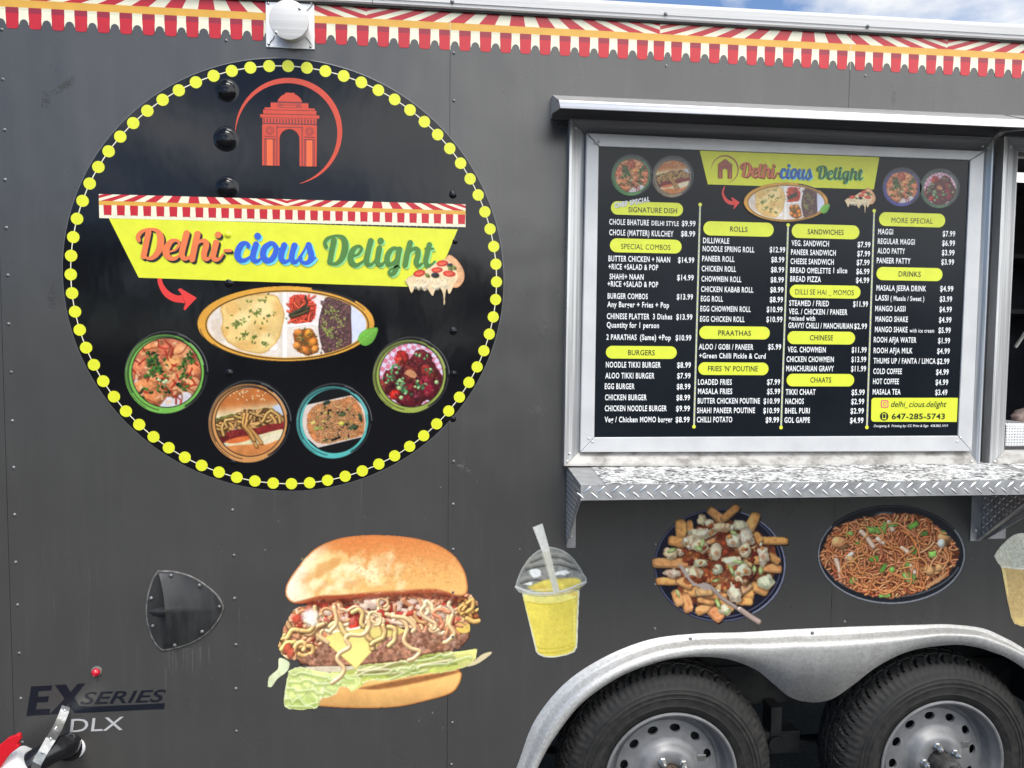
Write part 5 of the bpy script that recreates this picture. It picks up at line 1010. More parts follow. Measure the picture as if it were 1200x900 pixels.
def bracket(x, zlow, ytip, side=1, name='counter_bracket'):
    b = MB(); b.prism([(x, -.002, cz0-.006), (x, cY+.004, cz1-.006), (x, cY+.004, czb-.002), (x, ytip, czb-.010), (x, -.002, zlow)], (.003, 0, 0))
    b.box(*((x+.0035, x+.030) if side > 0 else (x-.0365, x-.0005)), -.005, -.001, zlow-.004, cz0-.008)
    if side < 0: b.prism([(x-.014, ytip+.01, czb-.012), (x-.014, -.006, zlow-.002), (x-.0005, -.006, zlow-.002), (x-.0005, ytip+.01, czb-.012)], (0, 0, .003))
    o = b.build(name, M_plate, counter)
    m = MB()
    for i in range(14):
        for j in range(18):
            y = -.012-.0155*i; z = cz0-.022-.0155*j
            lim = zlow+(czb-zlow)*max(0, (y/ (ytip)))
            if y < cY+.012 or z < lim+.012 or z > sl(y)-.014: continue
            a = R(45 if (i+j) % 2 else -45); u = np.array((0, math.cos(a), math.sin(a))); v = np.array((0, -math.sin(a), math.cos(a))); lug(m, np.array((x, y, z)), u, v, np.array((-1, 0, 0)), .0085, .0024, .0016)
    m.build('tread_pattern', M_lug, o, smooth=True)
    put_rivet((x+.016*side, -.005, zlow+.03), 1.2, o, 'bracket_screw')
    return o
bracket(cx0+.001, zbl, cY+.02); xr = at(1149, 615, 0)[0]; bracket(xr, at(1139, 632, 0)[2], cY+.004, -1)
b = MB(); b.prism([(xr+.02, -.004, at(1157, 631, 0)[2]), (xr+.02, cY+.0, czb-.03), (xr+.02, cY, czb-.018), (xr+.02, -.004, at(1157, 631, 0)[2]+.02)], (.004, 0, 0)); b.box(xr+.02, xr+.085, -.004, -.001, at(1157, 631, 0)[2], at(1157, 631, 0)[2]+.03); b.build('brace', M_plate, counter)

# inside the serving window
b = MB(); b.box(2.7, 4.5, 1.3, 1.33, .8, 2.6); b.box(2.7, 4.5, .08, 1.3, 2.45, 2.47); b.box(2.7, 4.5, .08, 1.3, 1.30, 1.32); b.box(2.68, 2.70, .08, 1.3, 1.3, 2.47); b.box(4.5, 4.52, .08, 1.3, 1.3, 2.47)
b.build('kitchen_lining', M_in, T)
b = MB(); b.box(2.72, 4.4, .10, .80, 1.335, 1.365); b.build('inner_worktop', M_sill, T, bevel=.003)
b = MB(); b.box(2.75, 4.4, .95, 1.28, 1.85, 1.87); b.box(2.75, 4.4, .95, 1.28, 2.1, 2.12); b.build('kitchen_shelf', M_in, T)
for z, y in ((2.335, .42), (2.285, .25)):
    b = MB(); b.tube([(2.95, y, z), (4.2, y, z)], .012, 12); tag(b.build('tube_light', M_tube, T, smooth=True))
b = MB(); b.tube([(3.03, .05, 1.70), (3.30, .05, 2.1)], .006, 10); b.tube([(3.16, .05, 1.893), (3.30, .05, 2.1)], .010, 10); b.build('gas_strut', M_zinc, T, smooth=True)
def basket(cx, cy, z0, wx, wy, h):
    b = MB()
    def panel(p0, p1):
        p0 = np.array(p0); p1 = np.array(p1); d = p1-p0; n_ = 9
        for k in range(n_+1):
            q = p0+d*k/n_; t = np.array((.0022, .0022, 0)); b.box(q[0]-.0022, q[0]+.0022, q[1]-.0022, q[1]+.0022, z0, z0+h)
        nn = np.array((abs(d[1]), abs(d[0]), 0))/np.linalg.norm(d)*.0018
        for k in range(9):
            z = z0+h*k/8; lo = np.minimum(p0, p1)-nn; hi = np.maximum(p0, p1)+nn; e = .004 if k in (0, 8) else .0022; b.box(lo[0], hi[0], lo[1], hi[1], z-e, z+e)
    panel((cx, cy, 0), (cx+wx, cy, 0)); panel((cx, cy+wy, 0), (cx+wx, cy+wy, 0)); panel((cx, cy, 0), (cx, cy+wy, 0)); panel((cx+wx, cy, 0), (cx+wx, cy+wy, 0)); b.box(cx, cx+wx, cy, cy+wy, z0, z0+.003)
    return b.build('basket', M_white, None, origin=(cx+wx/2, cy+wy/2, z0))
bp = at(1178, 522, .11)
tag(basket(bp[0], .115, 1.3655, .09, .16, .075), 'small white plastic mesh basket inside the open serving window', 'basket')
def parcel():
    rs = np.random.RandomState(3); b = MB(); c = at(1199, 496, .35); rows = []
    for i in range(9):
        ph = -math.pi/2+math.pi*i/8; row = []
        for k in range(18):
            a = 2*math.pi*k/18; r_ = math.cos(ph)*(1+.14*math.sin(3*a+i)+.08*rs.randn()); row.append((c[0]+.05+.085*r_*math.cos(a), c[1]+.07*r_*math.sin(a), 1.3655+.06+.06*math.sin(ph)*(1+.1*math.sin(2*a))))
        rows.append(row)
    b.grid(rows, close_u=True); return b.build('food_bag', M_bag, None, smooth=True, origin=(c[0]+.05, c[1], 1.3655))
tag(parcel(), 'crumpled tan paper bag behind the white basket in the serving window', 'bag')

# ------------------------------------------------------------------ menu board over the closed window
YB = -.020
bl_, br_, tl_, tr_ = at(694.5, 511.3, YB), at(1120.5, 511.5, YB), at(703, 171, YB), at(1137, 189, YB)
BX0, BX1, BZ0, BZ1 = (bl_[0]+tl_[0])/2, (br_[0]+tr_[0])/2, (bl_[2]+br_[2])/2, (tl_[2]+tr_[2])/2
MENU = tag(empty('menu_board', ((BX0+BX1)/2, -.012, I1[2][1])), 'black menu board of white prices and lime headings in a white frame above the counter', 'menu board')
b = MB(); b.box(BX0-.006, BX1+.006, YB, YB+.008, BZ0-.006, BZ1+.006); b.build('menu_panel', M_board, MENU)
fo_ = [I1[0], I1[1], I1[2], I1[3]]; fi_ = [(BX0, BZ1), (BX1, BZ1), (BX1, BZ0), (BX0, BZ0)]
for k in range(4):
    o0, o1, i1, i0 = [np.array((p[0], -.012, p[1])) for p in (fo_[k], fo_[(k+1) % 4], fi_[(k+1) % 4], fi_[k])]
    c_ = np.mean([o0, o1, i0, i1], 0); b = MB(); pr = [p+(c_-p)*.0012 for p in (o0, o1, i1, i0)]
    pr = [np.array((p[0], -.0095, p[2])) for p in pr]; b.prism(pr, (0, -.0155, 0)); b.build('frame_strip', M_frame, MENU, bevel=.002, weld=True)
for q in ((697, 168.5), (701.5, 166.5), (690, 514), (694.5, 518), (1122, 517.5), (1126, 513)): put_rivet(at(*q, -.0255), .75, MENU, 'screw')
banner = Sheet(YB-.0004); banner.shape([(820, 176.5), (1030.5, 184.5), (1024, 222), (829.5, 216)])
bn = banner.build('title_banner', M_yellow, MENU)
# small banner lettering: the big strokes carried over to the board
def fit(src0, src1, dst0, dst1, z):
    """(ox, oy, sx, sy) so that photo points src0, src1 of the big sign land on dst0, dst1"""
    fx = (dst1[0]-dst0[0])/(src1[0]-src0[0]); fy = (dst1[1]-dst0[1])/(src1[1]-src0[1])
    return (dst0[0]-(src0[0]-z[0])*fx, dst0[1]-(src0[1]-z[1])*fy, z[2]/fx, z[2]/fy)
M_orm, M_blm, M_grm = flat('faded_orange_ink', rgb(214, 112, 74)), flat('faded_blue_ink', rgb(40, 90, 176)), flat('faded_green_ink', rgb(44, 108, 74))
word('lettering', W_DEL, YB-.0008, fit((160, 268), (273, 306), (867.5, 190.5), (914, 208.5), (150, 260, 9.2308)), M_orm, M_embd, 21, bn, 'small orange brush script Delhi')
word('lettering', W_CIO, YB-.0008, fit((275, 275), (371, 308), (914, 193.2), (952.5, 209.5), (265, 265, 9.2308)), M_blm, M_cyan, 21, bn, 'small blue brush script cious')
word('lettering', W_LIG, YB-.0008, fit((378, 275), (508, 325), (957, 194), (1011, 216), (370, 260, 6.6667)), M_grm, M_mint, 13, bn, 'small green brush script Delight')
emblem(YB-.0008, *fit((305, 109), (373, 196), (841, 186.5), (858.5, 209.5), (260, 60, 5.2941)), bn, [flat('faded_brick_ink', rgb(172, 92, 62)), flat('faded_amber_ink', rgb(196, 110, 66)), M_embd])
arrow(YB-.0006, fit((186, 314), (230, 363), (846.5, 218.5), (866.5, 244.5), (0, 300, 3.)), MENU)
NV = (26, 33, 43)
mp_ = lambda cx, cy, c0, r0, r1: (cx-c0[0]*(r1/r0), cy-c0[1]*(r1/r0), r0/r1)
dish_momo(mp_(740.5, 205.8, (345, 300), 213, 19.6), YB-.0005, MENU, NV, (96, 160, 84), 2.4); dish_hotdog(mp_(788.5, 207.5, (862, 605), 212, 19.8), YB-.0005, MENU, NV, (168, 146, 116), 2.4)
dish_momo(mp_(1057, 219.5, (345, 300), 213, 18.5), YB-.0005, MENU, NV, (92, 86, 176), 2.4); dish_manch(mp_(1101.5, 221, (445, 468), 318, 19), YB-.0005, MENU, NV, (92, 126, 92), 2.4)
tray_pic((871.5-60*.0873, 213.2-50*.0905, 1/.0912, 1/.0995), YB-.0030, MENU, NV, 2.6)
pizza_pic((990-698*.0776, 220.2-258*.0745, 1/.0776, 1/.0745), YB-.0012, MENU, 2.6)
PILLS = [('SIGNATURE DISH', 715.9, 800.4, 236.2, 253, 736.3, 793.4, 248.6), ('SPECIAL COMBOS', 714.7, 798.7, 279.6, 296.9, 727.9, 785.7, 291.8), ('BURGERS', 710, 793, 405, 420.9, 736, 767.3, 416.2), ('ROLLS', 824.2, 906.6, 259.6, 277.2, 855.5, 876, 271.4),
         ('PRAATHAS', 819.5, 902, 381.9, 398, 841.7, 880, 393.2), ("FRIES 'N' POUTINE", 818.3, 900.5, 424.2, 440, 829.8, 888, 435), ('SANDWICHES', 927.7, 1007, 262.7, 280.2, 946.4, 988.6, 274.5), ('DILLI SE HAI _ MOMOS', 925.4, 1008.3, 333.7, 350, 932, 1000.6, 345), ('CHINESE', 922.7, 1001.9, 387.9, 404, 949, 976.2, 398.8), ('CHAATS', 921.7, 1000.9, 437.6, 453.3, 949.5, 974, 448.3), ('MORE SPECIAL', 1030, 1107.5, 249, 266.2, 1044.6, 1093.2, 261), ('DRINKS', 1027, 1104.4, 313, 329.4, 1053, 1079, 324)]
HEADS = []
for t, x0, x1, y0, y1, a, b_, yb in PILLS:
    p0, p1 = at(x0, (y0+y1)/2-.5, YB), at(x1, (y0+y1)/2+.5, YB); r_ = abs(at(x0, y0+.5, YB)[2]-at(x0, y1-.5, YB)[2])/2; zc_ = (p0[2]+p1[2])/2
    m = MB(); pts = [(p0[0]+r_-r_*math.cos(R(k)), zc_+r_*math.sin(R(k))) for k in range(-90, 91, 12)] + [(p1[0]-r_+r_*math.cos(R(k)), zc_+r_*math.sin(R(k))) for k in range(90, -91, -12)]
    m.poly([(x, YB-.0005, z) for x, z in pts]); pl = m.build('heading', M_pill, MENU); HEADS.append((x0, x1, y0, pl))
    m = MB(); put_text(m, t, a, b_, yb, 6.6, YB-.0009, 0. if 'M' in t else .012, 1.07); m.build('lettering', M_black, pl)
COLS = [
 [('CHOLE BHATURE', 713.9, 760.4, 263.2, 7.2, 0), ('DELHI STYLE', 763.5, 795.4, 264.2, 6, 0), ('$9.99', 798.9, 815, 265, 7, 1), ('CHOLE (MATTER) KULCHEY', 713.9, 789.2, 275.6, 7.2, 0), ('$8.99', 798, 814.6, 277, 7, 1),
  ('BUTTER CHICKEN + NAAN', 713, 785.3, 306.2, 7.2, 0), ('$14.99', 794.4, 813.5, 307.8, 7, 1), ('+RICE +SALAD & POP', 713, 771.3, 315.6, 7, 0), ('SHAHI+ NAAN', 714.3, 754.2, 327.2, 7, 0), ('$14.99', 793.4, 812.9, 328.4, 7, 1), ('+RICE +SALAD & POP', 712, 771.3, 335.8, 7, 0),
  ('BURGER COMBOS', 712, 759, 350, 7, 0), ('$13.99', 793, 812, 351, 7, 1), ('Any Burger + Fries + Pop', 711.6, 784, 359.8, 7, 0), ('CHINESE PLATTER', 711.2, 761, 373.8, 7.2, 0), ('3 Dishes', 765, 787.6, 374.2, 7, 0), ('$13.99', 792.4, 811.3, 374.6, 7, 1), ('Quantity for 1 person', 711, 772.2, 383.9, 7, 0),
  ('2 PARATHAS', 710.6, 746, 398.2, 7, 0), ('(Same) +Pop', 750, 786, 398.5, 7, 0), ('$10.99', 791.7, 810, 399, 7, 1),
  ('NOODLE TIKKI BURGER', 710, 774.3, 430.7, 7.2, 0), ('$8.99', 793.4, 809.6, 431, 7, 1), ('ALOO TIKKI BURGER', 709.3, 766.9, 443.5, 7.2, 0), ('$7.99', 793.4, 809.2, 443.6, 7, 1), ('EGG BURGER', 708.7, 743.6, 456, 7.2, 0), ('$8.99', 793, 809, 456.3, 7, 1),
  ('CHICKEN BURGER', 708.9, 757.8, 469, 7.2, 0), ('$8.99', 792.6, 808.6, 469.2, 7, 1), ('CHICKEN NOODLE BURGER', 708.7, 781.3, 481.9, 7.2, 0), ('$9.99', 792.2, 808.4, 482, 7, 1), ('Veg / Chicken', 708.5, 747, 494.9, 7, 0), ('MOMO burger', 750, 788, 494.9, 7, 0), ('$8.99', 791.7, 808, 495, 7, 1)],
 [('DILLIWALE', 823.8, 854.5, 285, 7, 0), ('NOODLE SPRING ROLL', 823.4, 883.9, 294.6, 7, 0), ('$12.99', 901.9, 920, 295.7, 7, 1), ('PANEER ROLL', 822.8, 860.7, 306.2, 7, 0), ('$8.99', 903.7, 919, 307.4, 7, 1), ('CHICKEN ROLL', 822.2, 862.5, 317.9, 7, 0), ('$8.99', 903.4, 918.8, 319.2, 7, 1),
  ('CHOWMEIN ROLL', 822, 868.7, 329.9, 7, 0), ('$8.99', 903, 918.4, 331, 7, 1), ('CHICKEN KABAB ROLL', 821.5, 882.8, 342, 7, 0), ('$8.99', 902.5, 918, 342.7, 7, 1), ('EGG ROLL', 821.3, 847.2, 353.2, 7, 0), ('$8.99', 902, 917.5, 354.2, 7, 1), ('EGG CHOWMEIN ROLL', 820.7, 879.7, 364.9, 7, 0), ('$10.99', 898.4, 917, 365.8, 7, 1),
  ('EGG CHICKEN ROLL', 820.3, 872.5, 376.9, 7, 0), ('$10.99', 898, 916.8, 377.4, 7, 1), ('ALOO / GOBI / PANEER', 819, 882.8, 409.5, 7, 0), ('$5.99', 900, 915.3, 409.7, 7, 1), ('+Green Chilli Pickle & Curd', 819.3, 897.2, 419.8, 6.6, 0),
  ('LOADED FRIES', 817.9, 857.5, 450.9, 7, 0), ('$7.99', 898.8, 914, 450.9, 7, 1), ('MASALA FRIES', 817.9, 858, 461.8, 7, 0), ('$5.99', 898.8, 914, 462, 7, 1), ('BUTTER CHICKEN POUTINE', 817.6, 890.4, 473, 7, 0), ('$10.99', 894.7, 913.6, 473.2, 7, 1), ('SHAHI PANEER POUTINE', 816.8, 884.7, 484.2, 7, 0), ('$10.99', 894.4, 913.2, 484.4, 7, 1), ('CHILLI POTATO', 816.6, 858, 495, 7, 0), ('$9.99', 897.2, 912.8, 495.3, 7, 1)],
 [('VEG. SANDWICH', 927.5, 971.4, 288, 7, 0), ('$7.99', 1004.9, 1019.9, 289.7, 7, 1), ('PANEER SANDWICH', 926.9, 979.4, 298.6, 7, 0), ('$7.99', 1004.5, 1019.5, 300.4, 7, 1), ('CHEESE SANDWICH', 926.3, 977, 309.3, 7, 0), ('$7.99', 1003.8, 1018.9, 310.7, 7, 1), ('BREAD OMELETTE', 926, 973.4, 319.8, 7, 0), ('1 slice', 976.5, 992.8, 320, 7, 0), ('$6.99', 1003.4, 1018.8, 321.2, 7, 1), ('BREAD PIZZA', 926, 962, 330, 7, 0), ('$4.99', 1003, 1018.4, 331.5, 7, 1),
  ('STEAMED / FRIED', 924.8, 971.3, 358.4, 7, 0), ('$11.99', 999.6, 1017, 359.4, 7, 1), ('VEG. / CHICKEN / PANEER', 924.4, 993, 368.2, 7, 0), ('+mixed with', 924.2, 955.2, 375.6, 6, 0), ('GRAVY/ CHILLI / MANCHURIAN', 923.8, 999.2, 384.5, 7, 0), ('$2.99', 1000.8, 1015.9, 385.5, 7, 1),
  ('VEG. CHOWMEIN', 923, 967.6, 412.8, 7, 0), ('$11.99', 998, 1015.4, 413.2, 7, 1), ('CHICKEN CHOWMEIN', 921.7, 977, 424.1, 7, 0), ('$13.99', 997.6, 1015, 424.4, 7, 1), ('MANCHURIAN GRAVY', 921.3, 977, 435, 7, 0), ('$11.99', 997.2, 1014.8, 435.3, 7, 1),
  ('TIKKI CHAAT', 920.7, 955.6, 462.6, 7, 0), ('$5.99', 997.8, 1013.2, 463, 7, 1), ('NACHOS', 920.3, 941.9, 473.5, 7, 0), ('$2.99', 997.4, 1012.6, 473.8, 7, 1), ('BHEL PURI', 919.9, 948.8, 484.6, 7, 0), ('$2.99', 996.6, 1012.2, 484.8, 7, 1), ('GOL GAPPE', 919.2, 949, 495.5, 7, 0), ('$4.99', 996, 1011.7, 495.9, 7, 1)],
 [('MAGGI', 1029, 1046.5, 274.5, 7, 0), ('$7.99', 1104.6, 1119.2, 277, 7, 1), ('REGULAR MAGGI', 1028.6, 1072, 285.8, 7, 0), ('$6.99', 1104, 1119, 288, 7, 1), ('ALOO PATTY', 1028.2, 1060.5, 297, 7, 0), ('$3.99', 1103.6, 1118.4, 299.2, 7, 1), ('PANEER PATTY', 1027.4, 1067, 308.4, 7, 0), ('$3.99', 1103, 1117.9, 310.1, 7, 1),
  ('MASALA JEERA DRINK', 1027, 1085.3, 340.5, 7, 0), ('$4.99', 1101.6, 1117, 341.5, 7, 1), ('LASSI', 1025.9, 1041, 352.2, 7, 0), ('( Masala / Sweet )', 1043.5, 1083, 352.3, 6, 0), ('$3.99', 1101.2, 1115.6, 353.6, 7, 1), ('MANGO LASSI', 1025.5, 1061, 364.7, 7, 0), ('$4.99', 1100.8, 1115.2, 365.8, 7, 1), ('MANGO SHAKE', 1025.7, 1063.8, 377, 7, 0), ('$4.99', 1100.2, 1114.8, 378, 7, 1), ('MANGO SHAKE', 1025.2, 1063.4, 389.2, 7, 0), ('with ice cream', 1066, 1094.6, 389.6, 5, 0), ('$5.99', 1099.6, 1114, 390.2, 7, 1),
  ('ROOH AFJA WATER', 1023.9, 1073.8, 401.3, 7, 0), ('$1.99', 1099.2, 1113.2, 402.4, 7, 1), ('ROOH AFJA MILK', 1023.7, 1069.3, 413.9, 7, 0), ('$4.99', 1098, 1112.9, 414.6, 7, 1), ('THUMS UP / FANTA / LIMCA', 1023.5, 1096.4, 426, 7, 0), ('$2.99', 1097.9, 1112.3, 426.6, 7, 1), ('COLD COFFEE', 1023.3, 1056.8, 438.3, 7, 0), ('$4.99', 1096.8, 1111.6, 439.2, 7, 1), ('HOT COFFEE', 1023, 1053.3, 450.2, 7, 0), ('$4.99', 1096.2, 1111, 451.2, 7, 1), ('MASALA TEA', 1022.6, 1055.3, 462.4, 7, 0), ('$3.49', 1095.8, 1110, 463, 7, 1)]]
SEC = {}
for ci, col_ in enumerate(COLS):
    hs = sorted([h for h in HEADS if int(np.argmin([abs(h[0]-c) for c in (712, 822, 925, 1028)])) == ci], key=lambda h: h[2])
    for t, a, b_, yb, h, k in col_:
        hd = [q for q in hs if q[2] < yb-8][-1][3]
        put_text(SEC.setdefault((hd.name, k), MB()), t, a, b_, yb, h, YB-.0004, .021 if h > 5.5 else .010, 1.12 if k == 0 else 1.1)
for (hn, k), m in SEC.items(): m.build(('item_lettering', 'price_lettering')[k], M_white, bpy.data.objects[hn])
m = MB(); put_text(m, 'CHEF SPECIAL', 720.6, 761.3, 244.3, 6.2, YB-.0012, .055, 1.2, 0, slope=-7.8); m2 = MB(); put_text(m2, 'CHEF SPECIAL', 720, 761, 243.6, 6, YB-.0014, .012, 1.2, 0, slope=-7.8)
m.build('lettering', M_grey, MENU); tag(m2.build('lettering', M_white, MENU), 'slanted white words CHEF SPECIAL')
for (x0, y0, x1, y1) in ((820.5, 239.7, 813.3, 500), (923.6, 263.6, 915.3, 501), (1024.5, 247, 1015.9, 500.8)):
    s = Sheet(YB-.0004); s.shape([(x0-1, y0), (x0+1, y0), (x1+1, y1), (x1-1, y1)], 1); s.disc(x0, y0, 2.1, mi=0); s.disc(x1, y1, 2.1, mi=0)
    for k in range(42):
        f = (k+.5)/42; f2 = f+.011; s.shape([(x0+(x1-x0)*f-.45, y0+(y1-y0)*f), (x0+(x1-x0)*f+.45, y0+(y1-y0)*f), (x0+(x1-x0)*f2+.45, y0+(y1-y0)*f2), (x0+(x1-x0)*f2-.45, y0+(y1-y0)*f2)], 2); s.Y += s.step
    s.build('column_divider', [M_pill, M_grey, M_pill], MENU)
s = Sheet(YB-.0004)
rr = 3.4; c1 = [(1021.3+rr-rr*math.cos(R(a)), 466.2+rr-rr*math.sin(R(a))) for a in range(0, 91, 15)]; c2 = [(1020.9+rr-rr*math.sin(R(a)), 494.2-rr+rr*math.cos(R(a))) for a in range(0, 91, 15)]
s.shape(c1 + [(1122.6, 466.2), (1121.2, 494.4)] + c2)
cb = s.build('contact_box', M_pill, MENU)
m = MB(); put_text(m, 'delhi_cious.delight', 1044.2, 1109, 477.0, 7.4, YB-.0010, .004, 1.0, 0, .25); put_text(m, '647-285-5743', 1044.8, 1107.3, 491.4, 7.2, YB-.0010, .022, 1.04); m.build('lettering', M_black, cb)
s = Sheet(YB-.0010)
rq = lambda cx, cy, w_, h_, r_: [(cx+sx*(w_-r_)+r_*math.cos(R(a)), cy+sy*(h_-r_)+r_*math.sin(R(a))) for sx, sy, a0 in ((1, 1, 0), (-1, 1, 90), (-1, -1, 180), (1, -1, 270)) for a in (a0, a0+30, a0+60, a0+90)]
s.shape(rq(1036.8, 473.4, 4.4, 4.4, 1.7), 0); s.shape(rq(1036.8, 473.4, 3.3, 3.3, 1.2), 1); s.disc(1036.8, 473.4, 2.1, mi=0, n=20); s.disc(1036.8, 473.4, 1.2, mi=1, n=20); s.disc(1038.8, 471.4, .6, mi=0, n=10)
s.build('camera_icon', [M_pink, M_pill], cb)
s = Sheet(YB-.0010); s.disc(1036.2, 487.9, 5, mi=0); s.shape(rq(1036.2, 487.9, 2.2, 3.5, .7), 1); s.shape(rq(1036.2, 487.6, 1.5, 2.4, .3), 0); s.build('phone_icon', [M_black, M_pill], cb)
m = MB(); put_text(m, 'Designing &  Printing by: CC Print & Sign  438.865.1919', 1024, 1110.8, 500.5, 3, YB-.0004, .005, 1.05, 0, .2); m.build('footer_lettering', M_white, MENU)

# ------------------------------------------------------------------ fender
rows = []
for p, q in zip(fo, fl):
    d = q-p; l = math.hypot(d[0], d[2]); u = d/l
    prof = [(0, -.002), (.001, -.0045), (.020, -.006), (.024, -.010), (.030, -.026), (.038, -.037), (.048, -.041), (min(.06, l*.85), -.040)]
    row = []
    for s_, y in prof:
        s_ = min(s_, l*.9); row.append((p[0]+u[0]*s_, y, p[2]+u[2]*s_))
    row += [(q[0], -.040, q[2]), (q[0]-u[0]*.002, -.036, q[2]-u[2]*.002), (q[0]-u[0]*.012, -.034, q[2]-u[2]*.012)]
    rows.append(row)
b = MB(); b.grid(rows)
tag(b.build('fender', M_galv, T, smooth=True), 'long galvanised double fender over both wheels')

# ------------------------------------------------------------------ wheels
def wheel(cx, cz, rot, hubm):
    wh = tag(empty('wheel', (cx, .1, cz), T))
    NS = 352
    prof = [(.200, .010), (.209, .003), (.214, -.001), (.222, -.007), (.232, -.0105), (.236, -.0125), (.240, -.0112), (.256, -.0135), (.2615, -.0138), (.2625, -.0158), (.264, -.0138), (.272, -.013), (.2745, -.0155), (.277, -.0152), (.279, -.0125), (.286, -.0105), (.2872, -.0122), (.2885, -.0098), (.292, -.008), (.301, -.003), (.305, -.002), (.312, .004), (.319, .009), (.324, .014), (.328, .019), (.334, .029), (.338, .040), (.3405, .052),
            (.3405, .0535), (.333, .055), (.333, .061), (.3415, .0625), (.343, .075), (.343, .086), (.335, .088), (.335, .096), (.3435, .098), (.3435, .115), (.335, .117), (.335, .124), (.3425, .126), (.341, .145), (.336, .16), (.325, .178), (.30, .193), (.26, .198), (.21, .19), (.20, .18)]
    def mod(t, k, i, r, y):
        if r > .322 and y < .17:
            if y < .053:
                if (k+int(y*60)) % 8 == 0: return -.014 if y > .022 else -.003
                if (k+4+int(y*60)) % 8 == 0 and .018 < y < .045: return -.005
            elif r > .338 and (k+3+int(y*140)) % 8 == 0: return -.008
        if   .300 < r < .326 and y < .02: return .0013*(1 if (k//2) % 2 else -1)
        return 0
    b = MB(); b.lathe(prof, (cx, 0, cz), n=NS, mod=mod); tyre = b.build('tyre', M_rub, wh, smooth='auto', origin=(cx, .1, cz))
    b = MB(); b.lathe([(.196, .011), (.209, -.001), (.2125, -.004), (.2115, -.0075), (.207, -.009), (.2025, -.007), (.199, .000), (.1965, .010), (.191, .016), (.188, .030), (.185, .046), (.179, .054), (.172, .056), (.1665, .052), (.164, .047)], (cx, 0, cz), n=96)
    # face of the disc with twelve hand holes
    for k in range(12):
        a0, a1 = R(30*k+rot), R(30*k+30+rot); am = (a0+a1)/2; P_ = lambda r, a, y=None: (cx+r*math.cos(a), (.047-(.164-r)*.16) if y is None else y, cz+r*math.sin(a))
        outer = [P_(.164, a0+(a1-a0)*j/6) for j in range(7)] + [P_(.112, a1-(a1-a0)*j/6) for j in range(7)]
        hole = []; hole2 = []
        for j in range(18):
            t = 2*math.pi*j/18; dr, dt = .0125*math.sin(t), .0175*math.cos(t); r = .1405+dr; hole.append(P_(r, am+dt/.1405)); q = P_(r*1.0, am+dt*.96/.1405); hole2.append((q[0], q[1]+.008, q[2]))
        b.tess([outer, hole]); b.grid([hole, hole2], close_u=True)
    b.lathe([(.112, .0387), (.102, .036), (.094, .027), (.086, .014), (.079, .009), (.066, .008), (.048, .009), (.040, .013), (.038, .03)], (cx, 0, cz), n=72)
    b.build('rim', M_rim, wh, smooth='auto', origin=(cx, .02, cz))
    b = MB(); b.lathe([(.0, .075), (.155, .075), (.16, .08), (.16, .14)], (cx, 0, cz), n=40); b.build('brake_drum', M_dark, wh)
    b = MB(); b.lathe([(.0375, .03), (.0375, -.044), (.035, -.050), (.030, -.052), (.0265, -.054), (.0265, -.078), (.024, -.082), (.012, -.082), (.011, -.079), (.0001, -.079)], (cx, 0, cz), n=36); b.build('hub', hubm, wh, smooth='auto')
    b = MB(); b.lathe([(.0272, -.0700), (.0272, -.0835), (.023, -.0855), (.0205, -.082), (.0001, -.0815)], (cx, 0, cz), n=30); b.build('hub_cap', M_zinc, wh, smooth='auto')
    for k in range(5):
        a = R(72*k+rot+40); x, z = cx+.0575*math.cos(a), cz+.0575*math.sin(a); b = MB()
        b.lathe([(.0125, .010), (.0125, .004), (.0105, .002), (.0105, -.012), (.008, -.016), (.0045, -.0165), (.0045, -.021), (.0001, -.022)], (x, 0, z), n=6); b.build('lug_nut', M_zinc, wh)
    a = R(20); b = MB(); x, z = cx+.118*math.cos(a), cz+.118*math.sin(a); b.box(x-.015, x+.015, .0355, .0385, z-.009, z+.009); o = b.build('balance_weight', M_zinc, wh, bevel=.001); o.rotation_euler = (0, .1, R(10))
    a = R(-20); b = MB(); p0 = np.array((cx+.165*math.cos(a), .03, cz+.165*math.sin(a))); b.tube([p0, p0+np.array((-.004, -.035, .002))], .006, 10); b.build('valve_stem', M_abs, wh, smooth=True)
    return wh
wheel(1.898, .349, 5, M_hub); wheel(2.800, .349, -8, mottled('greasy_hub', (.022, .021, .02), (.06, .057, .053), 60, .5))

# ------------------------------------------------------------------ roof vent plate, side vent, marker light, badge, drain
vt = tag(empty('vent_cap', (.76, -.002, 2.51), T), 'bright square vent plate with a round cap on the awning stripe')
b = MB(); b.box(.694, .8255, -.005, -.0008, 2.512, 2.655); b.build('vent_plate', M_vent, vt, bevel=.0015)
cx, cz = at(338.5, 23, -.049)[0], at(338.5, 23, -.049)[2]
b = MB(); b.lathe([(.045, -.005), (.047, -.034), (.0525, -.040), (.0535, -.0465), (.0530, -.0490), (.051, -.0500), (.0001, -.0502)], (cx, 0, cz), n=48); b.build('round_cap', M_rail, vt, smooth='auto')
for q, y in (((351, 10), -.0505), ((323.5, 38), -.0505), ((314.5, 3.5), -.006), ((315, 51.5), -.006), ((365, 4), -.006), ((364, 54.5), -.006)): put_rivet(at(*q, y), .85, vt, 'screw')
b = MB()
for (x0, y0, x1, y1) in ((322, 42, 316, 50), (357, 42, 366, 54), (355, 16, 366, 6)):
    p0, p1 = at(x0, y0, -.0055), at(x1, y1, -.0055); b.tube([p0, (p0+p1)/2+np.array((.002, -.002, 0)), p1], .0011, 6)
b.build('plate_crease', M_alud, vt)
HZ = (150, 650, 6.9214)
hz = lambda x, y, Y: at(HZ[0]+x/HZ[2], HZ[1]+y/HZ[2], Y)
sv = tag(empty('side_vent', tuple(hz(450, 770, 0)), T), 'black moulded air scoop vent with screws')
